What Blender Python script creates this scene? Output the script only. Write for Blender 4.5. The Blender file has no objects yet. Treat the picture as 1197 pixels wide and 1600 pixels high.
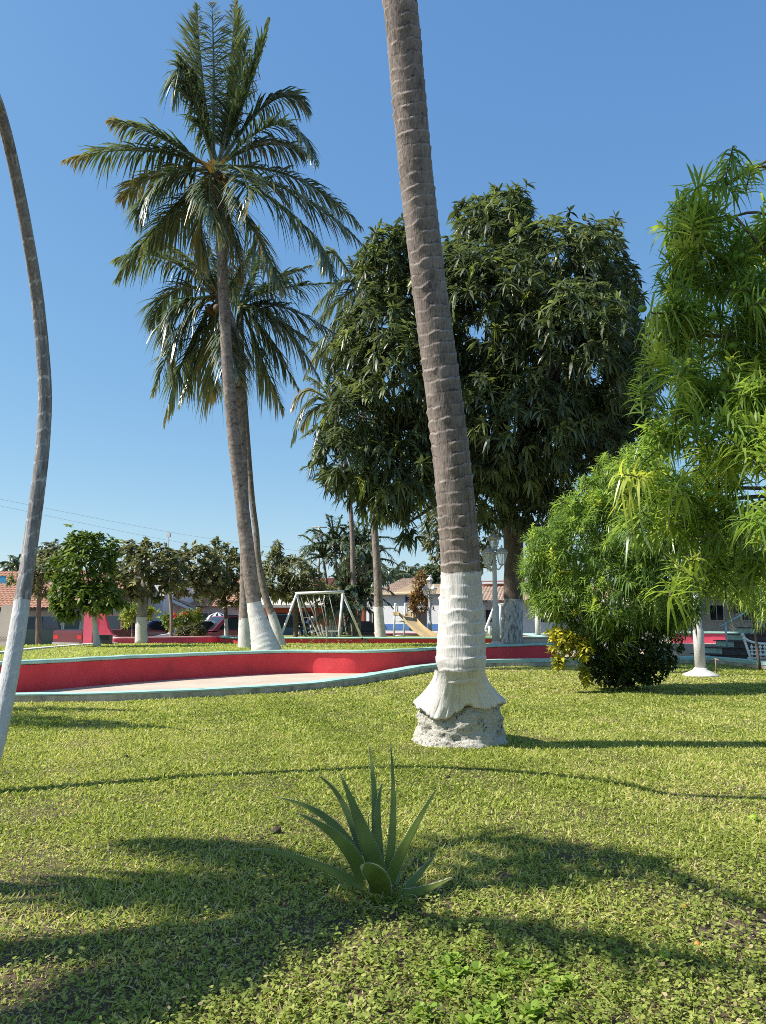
import bpy, math, random
import numpy as np
from mathutils import Vector, noise
R = math.radians
random.seed(7); rng = np.random.default_rng(11)
SC = bpy.context.scene; ST_ = -0.20
COL = SC.collection

# ------------------------------------------------------------------ camera, sky, sun, exposure
F, HC, PITCH = 1203.0, 1.2, math.atan(170 / 1203.0)
cam = bpy.data.cameras.new("camera"); camo = bpy.data.objects.new("camera", cam); COL.objects.link(camo)
cam.sensor_fit = 'VERTICAL'; cam.sensor_height = 24; cam.lens = 24 * F / 1600
cam.clip_start = 0.05; cam.clip_end = 3000
camo.location = (0, 0, HC); camo.rotation_euler = (R(90) + PITCH, 0, 0)
SC.camera = camo
SUN_EL, SUN_AZ = R(46), R(10)          # sun on the left, slightly behind the camera
SUN = Vector((-math.cos(SUN_EL) * math.cos(SUN_AZ), -math.cos(SUN_EL) * math.sin(SUN_AZ), math.sin(SUN_EL)))
w = bpy.data.worlds.new("World"); SC.world = w; w.use_nodes = True
nt = w.node_tree
sky = nt.nodes.new("ShaderNodeTexSky"); sky.sky_type = 'NISHITA'; sky.sun_disc = False
sky.sun_elevation = SUN_EL; sky.sun_rotation = math.atan2(SUN.x, SUN.y)
sky.altitude = 0; sky.air_density = 1.0; sky.dust_density = 0.5; sky.ozone_density = 3.0
hs = nt.nodes.new("ShaderNodeHueSaturation"); hs.inputs["Saturation"].default_value = 1.18; hs.inputs["Hue"].default_value = 0.492
nt.links.new(sky.outputs[0], hs.inputs["Color"])
sp_ = nt.nodes.new("ShaderNodeSeparateColor"); cb_ = nt.nodes.new("ShaderNodeCombineColor"); nt.links.new(hs.outputs[0], sp_.inputs[0])
for ch_, (pw_, ml_) in enumerate(((0.70, 0.870), (0.65, 1.030), (0.43, 1.640))):     # the air's own colour balance, channel by channel
    a_ = nt.nodes.new("ShaderNodeMath"); a_.operation = 'POWER'; a_.inputs[1].default_value = pw_
    m_ = nt.nodes.new("ShaderNodeMath"); m_.operation = 'MULTIPLY'; m_.inputs[1].default_value = ml_
    nt.links.new(sp_.outputs[ch_], a_.inputs[0]); nt.links.new(a_.outputs[0], m_.inputs[0]); nt.links.new(m_.outputs[0], cb_.inputs[ch_])
nt.links.new(cb_.outputs[0], nt.nodes["Background"].inputs[0])
nt.nodes["Background"].inputs[1].default_value = 0.145
sl = bpy.data.lights.new("sun", 'SUN'); slo = bpy.data.objects.new("sun", sl); COL.objects.link(slo)
sl.energy = 4.6; sl.angle = R(0.5); sl.color = (1.0, 0.965, 0.90)
slo.rotation_euler = SUN.to_track_quat('Z', 'Y').to_euler(); slo.location = (-20, -5, 25)
SC.view_settings.view_transform = 'Standard'; SC.view_settings.look = 'None'
SC.view_settings.exposure = 0.78; SC.view_settings.gamma = 1
SC.cycles.filter_width = 0.95; SC.cycles.use_denoising = False
SC.cycles.max_bounces = 8; SC.cycles.transparent_max_bounces = 8

# ------------------------------------------------------------------ pixel <-> world (photo pixels, 1197 x 1600)
CP, SP = math.cos(PITCH), math.sin(PITCH)
def ray(px, py):
    u = (px - 598.5) / F; v = (800 - py) / F
    return Vector((u, CP - v * SP, v * CP + SP))
def D(px, py, Y):
    r = ray(px, py); t = Y / r.y
    return Vector((r.x * t, Y, HC + r.z * t))
def G(px, py, z=0.0):
    r = ray(px, py); t = (z - HC) / r.z
    return Vector((r.x * t, r.y * t, z))
def XW(px, Y, py=985): return D(px, py, Y).x
def ZW(py, Y): return D(598, py, Y).z
def PXM(n, px, py, Y): return n * (Y / ray(px, py).y) / F     # n pixels in metres there

# ------------------------------------------------------------------ materials
MATS = {}
def _n(nt, t, **kw):
    n = nt.nodes.new(t)
    for k, v in kw.items(): setattr(n, k, v)
    return n
def ramp(nt, stops):
    r = nt.nodes.new("ShaderNodeValToRGB"); el = r.color_ramp.elements
    while len(el) < len(stops): el.new(0.5)
    for e, (p, c) in zip(el, stops): e.position = p; e.color = (c[0], c[1], c[2], 1)
    return r
def solid(name, c1, c2=None, scale=6.0, rough=0.7, bump=0.0, bscale=None, stretch=(1, 1, 1), metal=0.0, spec=0.5, stops=None, detail=6, bdist=0.02):
    if name in MATS: return MATS[name]
    m = bpy.data.materials.new(name); m.use_nodes = True; nt = m.node_tree; b = nt.nodes["Principled BSDF"]
    b.inputs["Roughness"].default_value = rough; b.inputs["Metallic"].default_value = metal
    b.inputs["Specular IOR Level"].default_value = spec
    tc = _n(nt, "ShaderNodeTexCoord"); mp = _n(nt, "ShaderNodeMapping"); mp.inputs["Scale"].default_value = stretch
    nt.links.new(tc.outputs["Object"], mp.inputs["Vector"])
    if c2 is None: c2 = tuple(x * 0.8 for x in c1)
    nz = _n(nt, "ShaderNodeTexNoise"); nz.inputs["Scale"].default_value = scale; nz.inputs["Detail"].default_value = detail
    nz.inputs["Roughness"].default_value = 0.62
    nt.links.new(mp.outputs[0], nz.inputs["Vector"])
    r = ramp(nt, stops or [(0.32, c2), (0.66, c1)])
    nt.links.new(nz.outputs["Fac"], r.inputs[0]); nt.links.new(r.outputs[0], b.inputs["Base Color"])
    if bump > 0:
        n2 = _n(nt, "ShaderNodeTexNoise"); n2.inputs["Scale"].default_value = bscale or scale * 4; n2.inputs["Detail"].default_value = 8
        nt.links.new(mp.outputs[0], n2.inputs["Vector"])
        bp = _n(nt, "ShaderNodeBump"); bp.inputs["Strength"].default_value = bump; bp.inputs["Distance"].default_value = bdist
        nt.links.new(n2.outputs["Fac"], bp.inputs["Height"]); nt.links.new(bp.outputs[0], b.inputs["Normal"])
    MATS[name] = m; return m
def leafmat(name, stops, rough=0.45, trans=0.3, tcol=(1.0, 1.0, 0.55), spec=0.5, tgain=1.6):
    """Leaf shader: the colour follows the leaf's own tint (0..1), with light passing through."""
    if name in MATS: return MATS[name]
    m = bpy.data.materials.new(name); m.use_nodes = True; nt = m.node_tree; b = nt.nodes["Principled BSDF"]
    at = _n(nt, "ShaderNodeAttribute"); at.attribute_name = "tint"
    r = ramp(nt, stops); nt.links.new(at.outputs["Fac"], r.inputs[0])
    nt.links.new(r.outputs[0], b.inputs["Base Color"])
    b.inputs["Roughness"].default_value = rough; b.inputs["Specular IOR Level"].default_value = spec
    tr = _n(nt, "ShaderNodeBsdfTranslucent")
    mx = _n(nt, "ShaderNodeMix", data_type='RGBA', blend_type='MULTIPLY'); mx.inputs[0].default_value = 1
    nt.links.new(r.outputs[0], mx.inputs[6]); mx.inputs[7].default_value = (tcol[0] * tgain, tcol[1] * tgain, tcol[2] * tgain, 1)
    nt.links.new(mx.outputs[2], tr.inputs["Color"])
    ms = _n(nt, "ShaderNodeMixShader"); ms.inputs[0].default_value = trans
    nt.links.new(b.outputs[0], ms.inputs[1]); nt.links.new(tr.outputs[0], ms.inputs[2])
    nt.links.new(ms.outputs[0], nt.nodes["Material Output"].inputs["Surface"])
    MATS[name] = m; return m
def glassmat(name, c, rough=0.05):
    return solid(name, c, tuple(x * 0.6 for x in c), 0.8, 0.18, spec=0.35)
def M(n): return MATS[n]

solid("white_paint", (0.60, 0.575, 0.53), (0.49, 0.465, 0.43), 9, 0.75, 0.25, 40)
solid("white_metal", (0.80, 0.80, 0.78), (0.66, 0.66, 0.64), 5, 0.4)
solid("turquoise", (0.40, 0.62, 0.52), stops=[(0.30, (0.24, 0.33, 0.28)), (0.40, (0.33, 0.52, 0.44)), (0.62, (0.40, 0.61, 0.51)), (0.78, (0.52, 0.66, 0.56))], scale=3, rough=0.65, bump=0.3, bscale=50, detail=10)
solid("red_wall", (0.60, 0.034, 0.055), stops=[(0.28, (0.44, 0.038, 0.040)), (0.40, (0.62, 0.040, 0.048)), (0.60, (0.72, 0.050, 0.062)), (0.78, (0.73, 0.088, 0.092))], scale=1.7, rough=0.75, bump=0.4, bscale=60, detail=10)
solid("pink_wall", (0.80, 0.10, 0.17), (0.62, 0.06, 0.11), 2, 0.7, 0.2, 60)
solid("pink_cap", (0.78, 0.42, 0.42), (0.66, 0.32, 0.33), 2, 0.7)
solid("kerb_concrete", (0.60, 0.53, 0.41), (0.24, 0.21, 0.15), 4, 0.9, 0.6, 40, (1, 1, 0.35))
solid("paving", (0.56, 0.45, 0.34), (0.44, 0.35, 0.27), 1.2, 0.85, 0.3, 50)
solid("asphalt", (0.11, 0.10, 0.095), (0.07, 0.066, 0.06), 2, 0.9, 0.3, 80)
solid("soil", (0.12, 0.078, 0.045), stops=[(0.30, (0.045, 0.030, 0.018)), (0.5, (0.095, 0.062, 0.034)), (0.75, (0.17, 0.115, 0.07))], scale=9, rough=0.95, bump=1.0, bscale=45, detail=10, bdist=0.03)
solid("far_lawn", (0.26, 0.27, 0.06), (0.17, 0.19, 0.035), 5, 0.95, 0.8, 80)
solid("bark_brown", (0.17, 0.125, 0.09), (0.08, 0.058, 0.042), 14, 0.9, 0.7, 40, (1, 1, 0.3))
solid("bark_grey", (0.30, 0.26, 0.22), (0.16, 0.135, 0.115), 14, 0.9, 0.6, 40, (1, 1, 0.3))
solid("bark_painted", (0.62, 0.60, 0.57), stops=[(0.34, (0.10, 0.095, 0.09)), (0.50, (0.42, 0.41, 0.40)), (0.72, (0.66, 0.64, 0.62))], scale=13, rough=0.9, bump=0.9, bscale=30, stretch=(1, 1, 0.35))
solid("tile", (0.50, 0.27, 0.17), (0.36, 0.18, 0.11), 3, 0.85)
solid("tile_old", (0.46, 0.33, 0.24), (0.30, 0.21, 0.15), 3, 0.85)
solid("plaster_white", (0.72, 0.71, 0.70), (0.62, 0.61, 0.60), 1, 0.85)
solid("plaster_cream", (0.58, 0.52, 0.43), (0.48, 0.43, 0.36), 1, 0.85)
solid("plaster_tan", (0.56, 0.42, 0.28), (0.46, 0.34, 0.22), 1, 0.85)
solid("plaster_orange", (0.50, 0.13, 0.05), (0.38, 0.10, 0.04), 1, 0.85)
solid("blue_band", (0.08, 0.19, 0.45), (0.06, 0.15, 0.38), 2, 0.7)
solid("dark_hole", (0.02, 0.02, 0.022), (0.012, 0.012, 0.013), 2, 0.6)
glassmat("teal_glass", (0.03, 0.085, 0.085))
glassmat("dark_glass", (0.02, 0.028, 0.032))
solid("rubber", (0.02, 0.02, 0.02), None, 4, 0.85)
solid("chrome", (0.55, 0.55, 0.56), None, 4, 0.25, metal=0.9)
solid("black_metal", (0.02, 0.02, 0.02), None, 4, 0.5)
solid("stone_dark", (0.10, 0.08, 0.075), (0.045, 0.036, 0.034), 6, 0.9, 0.9, 12)
solid("straw", (0.52, 0.40, 0.17), (0.40, 0.27, 0.10), 8, 0.8)
solid("tan_metal", (0.46, 0.35, 0.19), (0.38, 0.28, 0.15), 3, 0.5)
solid("steel_dull", (0.42, 0.40, 0.36), (0.30, 0.28, 0.25), 6, 0.6)
for nm, c in (("paint_darkgreen", (0.012, 0.04, 0.032)), ("paint_maroon", (0.10, 0.009, 0.016)), ("paint_blue", (0.02, 0.045, 0.13)),
              ("paint_white", (0.75, 0.75, 0.75)), ("paint_wine", (0.24, 0.035, 0.07)), ("paint_teal", (0.03, 0.09, 0.13)), ("paint_black", (0.02, 0.02, 0.025))):
    solid(nm, c, tuple(x * 0.92 for x in c), 2, 0.28, spec=0.7)
solid("tail_red", (0.5, 0.01, 0.01), None, 3, 0.3)
solid("lamp_clear", (0.75, 0.75, 0.72), None, 3, 0.2)

def bricks(name, c1, c2, mortar, scale, rough=0.85):
    m = bpy.data.materials.new(name); m.use_nodes = True; nt = m.node_tree; b = nt.nodes["Principled BSDF"]
    tc = _n(nt, "ShaderNodeTexCoord"); mp = _n(nt, "ShaderNodeMapping"); mp.inputs["Rotation"].default_value = (R(90), 0, 0)
    nt.links.new(tc.outputs["Object"], mp.inputs["Vector"])
    bk = _n(nt, "ShaderNodeTexBrick"); bk.inputs["Scale"].default_value = scale
    bk.inputs["Color1"].default_value = (*c1, 1); bk.inputs["Color2"].default_value = (*c2, 1); bk.inputs["Mortar"].default_value = (*mortar, 1)
    nt.links.new(mp.outputs[0], bk.inputs["Vector"]); nt.links.new(bk.outputs[0], b.inputs["Base Color"])
    b.inputs["Roughness"].default_value = rough; MATS[name] = m
bricks("brick_red", (0.30, 0.07, 0.045), (0.22, 0.05, 0.035), (0.35, 0.28, 0.23), 5)

# palm bark: fibres running up, pale ring scars carried by the "tint" attribute
def barkmat(name, dark, mid, pale, patches=None):
    m = bpy.data.materials.new(name); m.use_nodes = True; nt = m.node_tree; b = nt.nodes["Principled BSDF"]
    b.inputs["Roughness"].default_value = 0.85; b.inputs["Specular IOR Level"].default_value = 0.25
    tc = _n(nt, "ShaderNodeTexCoord"); mp = _n(nt, "ShaderNodeMapping"); mp.inputs["Scale"].default_value = (1, 1, 0.16)
    nt.links.new(tc.outputs["Object"], mp.inputs["Vector"])
    nz = _n(nt, "ShaderNodeTexNoise"); nz.inputs["Scale"].default_value = 70; nz.inputs["Detail"].default_value = 5
    nt.links.new(mp.outputs[0], nz.inputs["Vector"])
    big = _n(nt, "ShaderNodeTexNoise"); big.inputs["Scale"].default_value = 5; big.inputs["Detail"].default_value = 5
    nt.links.new(tc.outputs["Object"], big.inputs["Vector"])
    at = _n(nt, "ShaderNodeAttribute"); at.attribute_name = "tint"
    ma = _n(nt, "ShaderNodeMath", operation='MULTIPLY_ADD'); ma.inputs[1].default_value = 0.55; nt.links.new(nz.outputs["Fac"], ma.inputs[0]); nt.links.new(at.outputs["Fac"], ma.inputs[2])
    ma2 = _n(nt, "ShaderNodeMath", operation='MULTIPLY_ADD'); ma2.inputs[1].default_value = 0.45; nt.links.new(big.outputs["Fac"], ma2.inputs[0]); nt.links.new(ma.outputs[0], ma2.inputs[2])
    r = ramp(nt, [(0.30, dark), (0.55, mid), (1.0, pale)]); nt.links.new(ma2.outputs[0], r.inputs[0])
    nt.links.new(r.outputs[0], b.inputs["Base Color"])
    bp = _n(nt, "ShaderNodeBump"); bp.inputs["Strength"].default_value = 0.55; bp.inputs["Distance"].default_value = 0.012
    nt.links.new(nz.outputs["Fac"], bp.inputs["Height"]); nt.links.new(bp.outputs[0], b.inputs["Normal"])
    MATS[name] = m
barkmat("palm_bark", (0.075, 0.058, 0.049), (0.235, 0.19, 0.16), (0.44, 0.375, 0.32))
barkmat("palm_bark_slim", (0.11, 0.102, 0.098), (0.26, 0.245, 0.235), (0.52, 0.49, 0.46))
barkmat("palm_paint", (0.42, 0.39, 0.35), (0.61, 0.575, 0.535), (0.69, 0.66, 0.62))
barkmat("palm_paint_slim", (0.43, 0.43, 0.42), (0.52, 0.52, 0.51), (0.60, 0.60, 0.59))
# the rough old root boss: white paint with black pores
m = bpy.data.materials.new("root_boss"); m.use_nodes = True; nt = m.node_tree; b = nt.nodes["Principled BSDF"]; b.inputs["Roughness"].default_value = 0.9
tc = _n(nt, "ShaderNodeTexCoord"); nz = _n(nt, "ShaderNodeTexNoise"); nz.inputs["Scale"].default_value = 34; nz.inputs["Detail"].default_value = 7; nz.inputs["Roughness"].default_value = 0.7
n2 = _n(nt, "ShaderNodeTexNoise"); n2.inputs["Scale"].default_value = 6; n2.inputs["Detail"].default_value = 4
nt.links.new(tc.outputs["Object"], nz.inputs["Vector"]); nt.links.new(tc.outputs["Object"], n2.inputs["Vector"])
ma = _n(nt, "ShaderNodeMath", operation='MULTIPLY_ADD'); ma.inputs[1].default_value = 0.55; nt.links.new(n2.outputs["Fac"], ma.inputs[0]); nt.links.new(nz.outputs["Fac"], ma.inputs[2])
r = ramp(nt, [(0.622, (0.03, 0.025, 0.02)), (0.665, (0.36, 0.325, 0.27)), (0.735, (0.64, 0.60, 0.515))]); nt.links.new(ma.outputs[0], r.inputs[0]); nt.links.new(r.outputs[0], b.inputs["Base Color"])
bp = _n(nt, "ShaderNodeBump"); bp.inputs["Strength"].default_value = 1.0; bp.inputs["Distance"].default_value = 0.05
nt.links.new(ma.outputs[0], bp.inputs["Height"]); nt.links.new(bp.outputs[0], b.inputs["Normal"]); MATS["root_boss"] = m

leafmat("frond", [(0.0, (0.045, 0.066, 0.030)), (0.45, (0.095, 0.125, 0.055)), (0.70, (0.22, 0.24, 0.115)), (0.88, (0.36, 0.25, 0.05)), (1.0, (0.30, 0.21, 0.10))], 0.34, 0.24, spec=1.0, tgain=1.5, tcol=(0.88, 1.0, 0.6))  # pale stop before the browns paints sun highlights into the leaflet colour
leafmat("mango_leaf", [(0.0, (0.044, 0.062, 0.036)), (0.5, (0.105, 0.135, 0.062)), (0.85, (0.185, 0.22, 0.09)), (1.0, (0.27, 0.32, 0.07))], 0.42, 0.32, spec=0.6)
leafmat("oleander_leaf", [(0.0, (0.075, 0.13, 0.036)), (0.5, (0.165, 0.26, 0.058)), (0.85, (0.32, 0.415, 0.088)), (1.0, (0.48, 0.51, 0.10))], 0.36, 0.45, spec=0.5, tgain=1.8)
leafmat("citrus_leaf", [(0.0, (0.04, 0.072, 0.018)), (0.6, (0.12, 0.18, 0.034)), (1.0, (0.28, 0.34, 0.06))], 0.5, 0.32, spec=0.4)
leafmat("dusty_leaf", [(0.0, (0.075, 0.085, 0.045)), (0.6, (0.18, 0.19, 0.10)), (1.0, (0.36, 0.34, 0.19))], 0.45, 0.3, spec=0.5)
leafmat("yellow_leaf", [(0.0, (0.05, 0.08, 0.012)), (0.5, (0.16, 0.18, 0.02)), (1.0, (0.55, 0.50, 0.05))], 0.4, 0.35)
leafmat("dark_leaf", [(0.0, (0.022, 0.040, 0.012)), (1.0, (0.095, 0.135, 0.03))], 0.4, 0.2)
leafmat("dry_leaf", [(0.0, (0.12, 0.07, 0.03)), (1.0, (0.46, 0.28, 0.10))], 0.7, 0.2)
leafmat("grass_blade", [(0.0, (0.115, 0.16, 0.028)), (0.45, (0.325, 0.385, 0.07)), (0.75, (0.53, 0.53, 0.165)), (1.0, (0.66, 0.56, 0.29))], 0.5, 0.42, spec=0.15, tgain=1.4)
leafmat("cover_leaf", [(0.0, (0.12, 0.165, 0.03)), (0.5, (0.27, 0.32, 0.065)), (0.85, (0.42, 0.43, 0.12)), (1.0, (0.52, 0.40, 0.22))], 0.55, 0.32, spec=0.15)
leafmat("weed_leaf", [(0.0, (0.10, 0.18, 0.03)), (0.6, (0.21, 0.32, 0.045)), (1.0, (0.36, 0.45, 0.08))], 0.55, 0.35, spec=0.15)
leafmat("aloe_skin", [(0.0, (0.085, 0.135, 0.022)), (0.6, (0.185, 0.24, 0.05)), (1.0, (0.46, 0.46, 0.26))], 0.38, 0.06, spec=0.35)
leafmat("flower_red", [(0.0, (0.5, 0.02, 0.03)), (1.0, (0.7, 0.05, 0.05))], 0.6, 0.2)

# ------------------------------------------------------------------ mesh helpers
def tag(o, label=None, cat=None, group=None, kind=None):
    if label: o["label"] = label
    if cat: o["category"] = cat
    if group: o["group"] = group
    if kind: o["kind"] = kind
    return o
def empty(name, loc, label, cat, group=None, rz=0.0):
    o = bpy.data.objects.new(name, None); COL.objects.link(o); o.location = loc; o.rotation_euler = (0, 0, rz); o.empty_display_size = 0.3
    return tag(o, label, cat, group)
def link(name, me, parent=None):
    o = bpy.data.objects.new(name, me); COL.objects.link(o)
    if parent is not None: o.parent = parent; o.matrix_parent_inverse.identity(); 
    return o
class MB:
    """collects shapes for ONE mesh; world coordinates minus the parent's base"""
    def __init__(s, org=(0, 0, 0)): s.v = []; s.f = []; s.m = []; s.t = []; s.o = Vector(org)
    def add(s, vs, fs, mat=0, tint=None):
        b = len(s.v)
        for i, p in enumerate(vs):
            s.v.append((p[0] - s.o.x, p[1] - s.o.y, p[2] - s.o.z)); s.t.append(tint[i] if tint is not None else 0.5)
        for f in fs: s.f.append(tuple(b + i for i in f)); s.m.append(mat)
    def box(s, c, size, rz=0.0, mat=0, taper=1.0, bev=0.0):
        sx, sy, sz = [q / 2 for q in size]; c = Vector(c); vs = []
        ca, sa = math.cos(rz), math.sin(rz)
        for z, k in ((-sz, 1.0), (sz, taper)):
            for x, y in ((-sx, -sy), (sx, -sy), (sx, sy), (-sx, sy)):
                x2, y2 = x * k, y * k
                vs.append((c.x + x2 * ca - y2 * sa, c.y + x2 * sa + y2 * ca, c.z + z))
        s.add(vs, [(3, 2, 1, 0), (4, 5, 6, 7), (0, 1, 5, 4), (1, 2, 6, 5), (2, 3, 7, 6), (3, 0, 4, 7)], mat)
    def tube(s, pts, rad, n=8, mat=0, cap=True, mats=None, tint=None):
        pts = [Vector(p) for p in pts]; k = len(pts)
        if not hasattr(rad, '__len__'): rad = [rad] * k
        vs = []; fs = []; ms = []; prev = None; tt = []
        for i, p in enumerate(pts):
            T = (pts[min(i + 1, k - 1)] - pts[max(i - 1, 0)])
            T = T.normalized() if T.length > 1e-9 else Vector((0, 0, 1))
            if prev is None:
                a = Vector((1, 0, 0)) if abs(T.x) < 0.9 else Vector((0, 1, 0))
                U = (a - T * a.dot(T)).normalized()
            else: U = (prev - T * prev.dot(T)).normalized()
            prev = U; W = T.cross(U)
            for j in range(n):
                a = 2 * math.pi * j / n
                vs.append(p + (U * math.cos(a) + W * math.sin(a)) * rad[i]); tt.append(tint[i] if tint else 0.5)
        for i in range(k - 1):
            for j in range(n):
                fs.append((i * n + j, i * n + (j + 1) % n, (i + 1) * n + (j + 1) % n, (i + 1) * n + j))
        if cap: fs.append(tuple(range(n - 1, -1, -1))); fs.append(tuple((k - 1) * n + j for j in range(n)))
        s.add(vs, fs, mat, tt)
    def lathe(s, prof, c, n=16, mat=0):
        c = Vector(c); vs = []; fs = []; k = len(prof)
        for r, z in prof:
            for j in range(n):
                a = 2 * math.pi * (j + 0.5) / n; vs.append((c.x + r * math.cos(a), c.y + r * math.sin(a), c.z + z))
        for i in range(k - 1):
            for j in range(n): fs.append((i * n + j, i * n + (j + 1) % n, (i + 1) * n + (j + 1) % n, (i + 1) * n + j))
        fs.append(tuple(range(n - 1, -1, -1))); fs.append(tuple((k - 1) * n + j for j in range(n)))
        s.add(vs, fs, mat)
    def prism(s, poly, ext, mat=0):
        """poly: 3-D points of one face; ext: extrusion vector"""
        n = len(poly); e = Vector(ext); P = [Vector(p) for p in poly]
        nrm = Vector((0, 0, 0))
        for i in range(n): nrm += P[i].cross(P[(i + 1) % n])
        if nrm.dot(e) > 0: P.reverse()
        vs = P + [p + e for p in P]
        fs = [tuple(range(n)), tuple(range(2 * n - 1, n - 1, -1))] + [((i + 1) % n, i, i + n, (i + 1) % n + n) for i in range(n)]
        s.add(vs, fs, mat)
    def sphere(s, c, r, sz=1.0, n=10, mat=0):
        s.lathe([(max(r * math.sin(math.pi * i / n), 0.0005), -r * sz * math.cos(math.pi * i / n)) for i in range(n + 1)], c, n, mat)
    def build(s, name, mats, parent=None, smooth=False):
        me = bpy.data.meshes.new(name); me.from_pydata(s.v, [], s.f)
        if not isinstance(mats, (list, tuple)): mats = [mats]
        for q in mats: me.materials.append(M(q) if isinstance(q, str) else q)
        if any(s.m): me.polygons.foreach_set("material_index", s.m)
        if smooth: me.polygons.foreach_set("use_smooth", [True] * len(s.f))
        a = me.attributes.new("tint", 'FLOAT', 'POINT'); a.data.foreach_set("value", s.t)
        me.update(); o = link(name, me, parent)
        if parent is None: o.location = s.o
        return o

def nrmz(a): return a / np.maximum(np.linalg.norm(a, axis=-1, keepdims=True), 1e-9)
class LB:
    """collects leaves (bent strips) for ONE mesh"""
    def __init__(s, org=(0, 0, 0)): s.V = []; s.Fq = []; s.T = []; s.n = 0; s.o = np.array(org, float)
    def add(s, B, Dr, L, W, bend=0.3, prof=(0.4, 1.0, 0.06), tint=0.5, roll=0.0, side=None, tipt=0.0, fold=0.0):
        B = np.atleast_2d(np.asarray(B, float)); N = len(B); Dr = nrmz(np.broadcast_to(np.asarray(Dr, float), (N, 3)))
        L = np.broadcast_to(np.asarray(L, float), (N,)); W = np.broadcast_to(np.asarray(W, float), (N,))
        bend = np.broadcast_to(np.asarray(bend, float), (N,)); tint = np.broadcast_to(np.asarray(tint, float), (N,)); roll = np.broadcast_to(np.asarray(roll, float), (N,))
        if side is None:
            up = np.where(np.abs(Dr[:, 2:3]) > 0.95, np.array([[1.0, 0.2, 0]]), np.array([[0, 0, 1.0]]))
            S = nrmz(np.cross(Dr, up))
        else: S = nrmz(np.broadcast_to(side, (N, 3)))
        Nn = np.cross(S, Dr); S = S * np.cos(roll)[:, None] + Nn * np.sin(roll)[:, None]
        K = len(prof); P = np.zeros((N, K, 2, 3)); T = np.zeros((N, K, 2))
        for k, wq in enumerate(prof):
            t = k / (K - 1)
            c = B + Dr * (L * t * (1 - 0.25 * np.clip(bend, 0, 2) * t))[:, None]; c[:, 2] -= bend * L * t * t
            P[:, k, 0] = c - S * (W * wq * 0.5)[:, None]; P[:, k, 1] = c + S * (W * wq * 0.5)[:, None]
            if fold: P[:, k, :, 2] -= 0
            T[:, k] = (tint + tipt * t * t)[:, None]
        idx = np.arange(N * K * 2).reshape(N, K, 2) + s.n
        q = np.stack([idx[:, :-1, 0], idx[:, :-1, 1], idx[:, 1:, 1], idx[:, 1:, 0]], -1).reshape(-1, 4)
        s.V.append(P.reshape(-1, 3) - s.o); s.Fq.append(q); s.T.append(np.clip(T, 0, 1).reshape(-1)); s.n += N * K * 2
    def build(s, name, mat, parent=None, extra=None, smooth=True):
        V = np.concatenate(s.V); Fq = np.concatenate(s.Fq); T = np.concatenate(s.T)
        me = bpy.data.meshes.new(name); nv, nf = len(V), len(Fq)
        me.vertices.add(nv); me.vertices.foreach_set("co", V.astype(np.float32).ravel())
        me.loops.add(nf * 4); me.loops.foreach_set("vertex_index", Fq.astype(np.int32).ravel())
        me.polygons.add(nf); me.polygons.foreach_set("loop_start", np.arange(0, nf * 4, 4, dtype=np.int32))
        if smooth: me.polygons.foreach_set("use_smooth", np.ones(nf, bool))
        me.materials.append(M(mat))
        a = me.attributes.new("tint", 'FLOAT', 'POINT'); a.data.foreach_set("value", T.astype(np.float32))
        me.update(calc_edges=True); me.validate()
        o = link(name, me, parent)
        if parent is None: o.location = s.o
        return o
def catmull(P, n):
    P = [Vector(p) for p in P]; out = []
    Q = [P[0] * 2 - P[1]] + P + [P[-1] * 2 - P[-2]]
    for i in range(1, len(Q) - 2):
        for k in range(n):
            t = k / n; a, b_, c, d = Q[i - 1], Q[i], Q[i + 1], Q[i + 2]
            out.append(0.5 * ((2 * b_) + (c - a) * t + (2 * a - 5 * b_ + 4 * c - d) * t * t + (3 * b_ - a - 3 * c + d) * t ** 3))
    out.append(P[-1]); return out
def lerp_at(xs, ys, x): return float(np.interp(x, xs, ys))
def resample(pts, step):
    d = [0.0]
    for a, b_ in zip(pts, pts[1:]): d.append(d[-1] + (b_ - a).length)
    n = max(2, int(d[-1] / step)); ss = np.linspace(0, d[-1], n + 1)
    A = np.array([tuple(p) for p in pts]); return [Vector((np.interp(s, d, A[:, 0]), np.interp(s, d, A[:, 1]), np.interp(s, d, A[:, 2]))) for s in ss], ss

# ------------------------------------------------------------------ SETTING: ground, lawn, kerb, paving
def sheet(name, poly, z0, z1, mat):
    mb = MB(); mb.prism([(p[0], p[1], z0) for p in poly], (0, 0, z1 - z0)); o = mb.build(name, mat); o["kind"] = "structure"; return o
sheet("ground", [(-500, -40), (500, -40), (500, 900), (-500, 900)], -0.9, -0.20, "asphalt")
sheet("lawn", [(-40, -12), (40, -12), (40, 34), (-40, 34)], -0.19, 0.0, "soil")
KERB = [(-400, 1098), (-100, 1099), (20, 1098), (100, 1097), (200, 1095), (300, 1090.5), (400, 1085), (500, 1077), (560, 1070), (600, 1063.5), (640, 1055.5), (690, 1048), (760, 1042.5), (870, 1040.5), (980, 1039), (1060, 1037), (1110, 1037), (1197, 1046), (1330, 1054), (1500, 1058)]
kf = catmull([G(x, y) for x, y in KERB], 10)
def offset(path, d):
    out = []
    for i, p in enumerate(path):
        T = (path[min(i + 1, len(path) - 1)] - path[max(i - 1, 0)]).normalized(); out.append(p + Vector((-T.y, T.x, 0)) * d)
    return out
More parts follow.
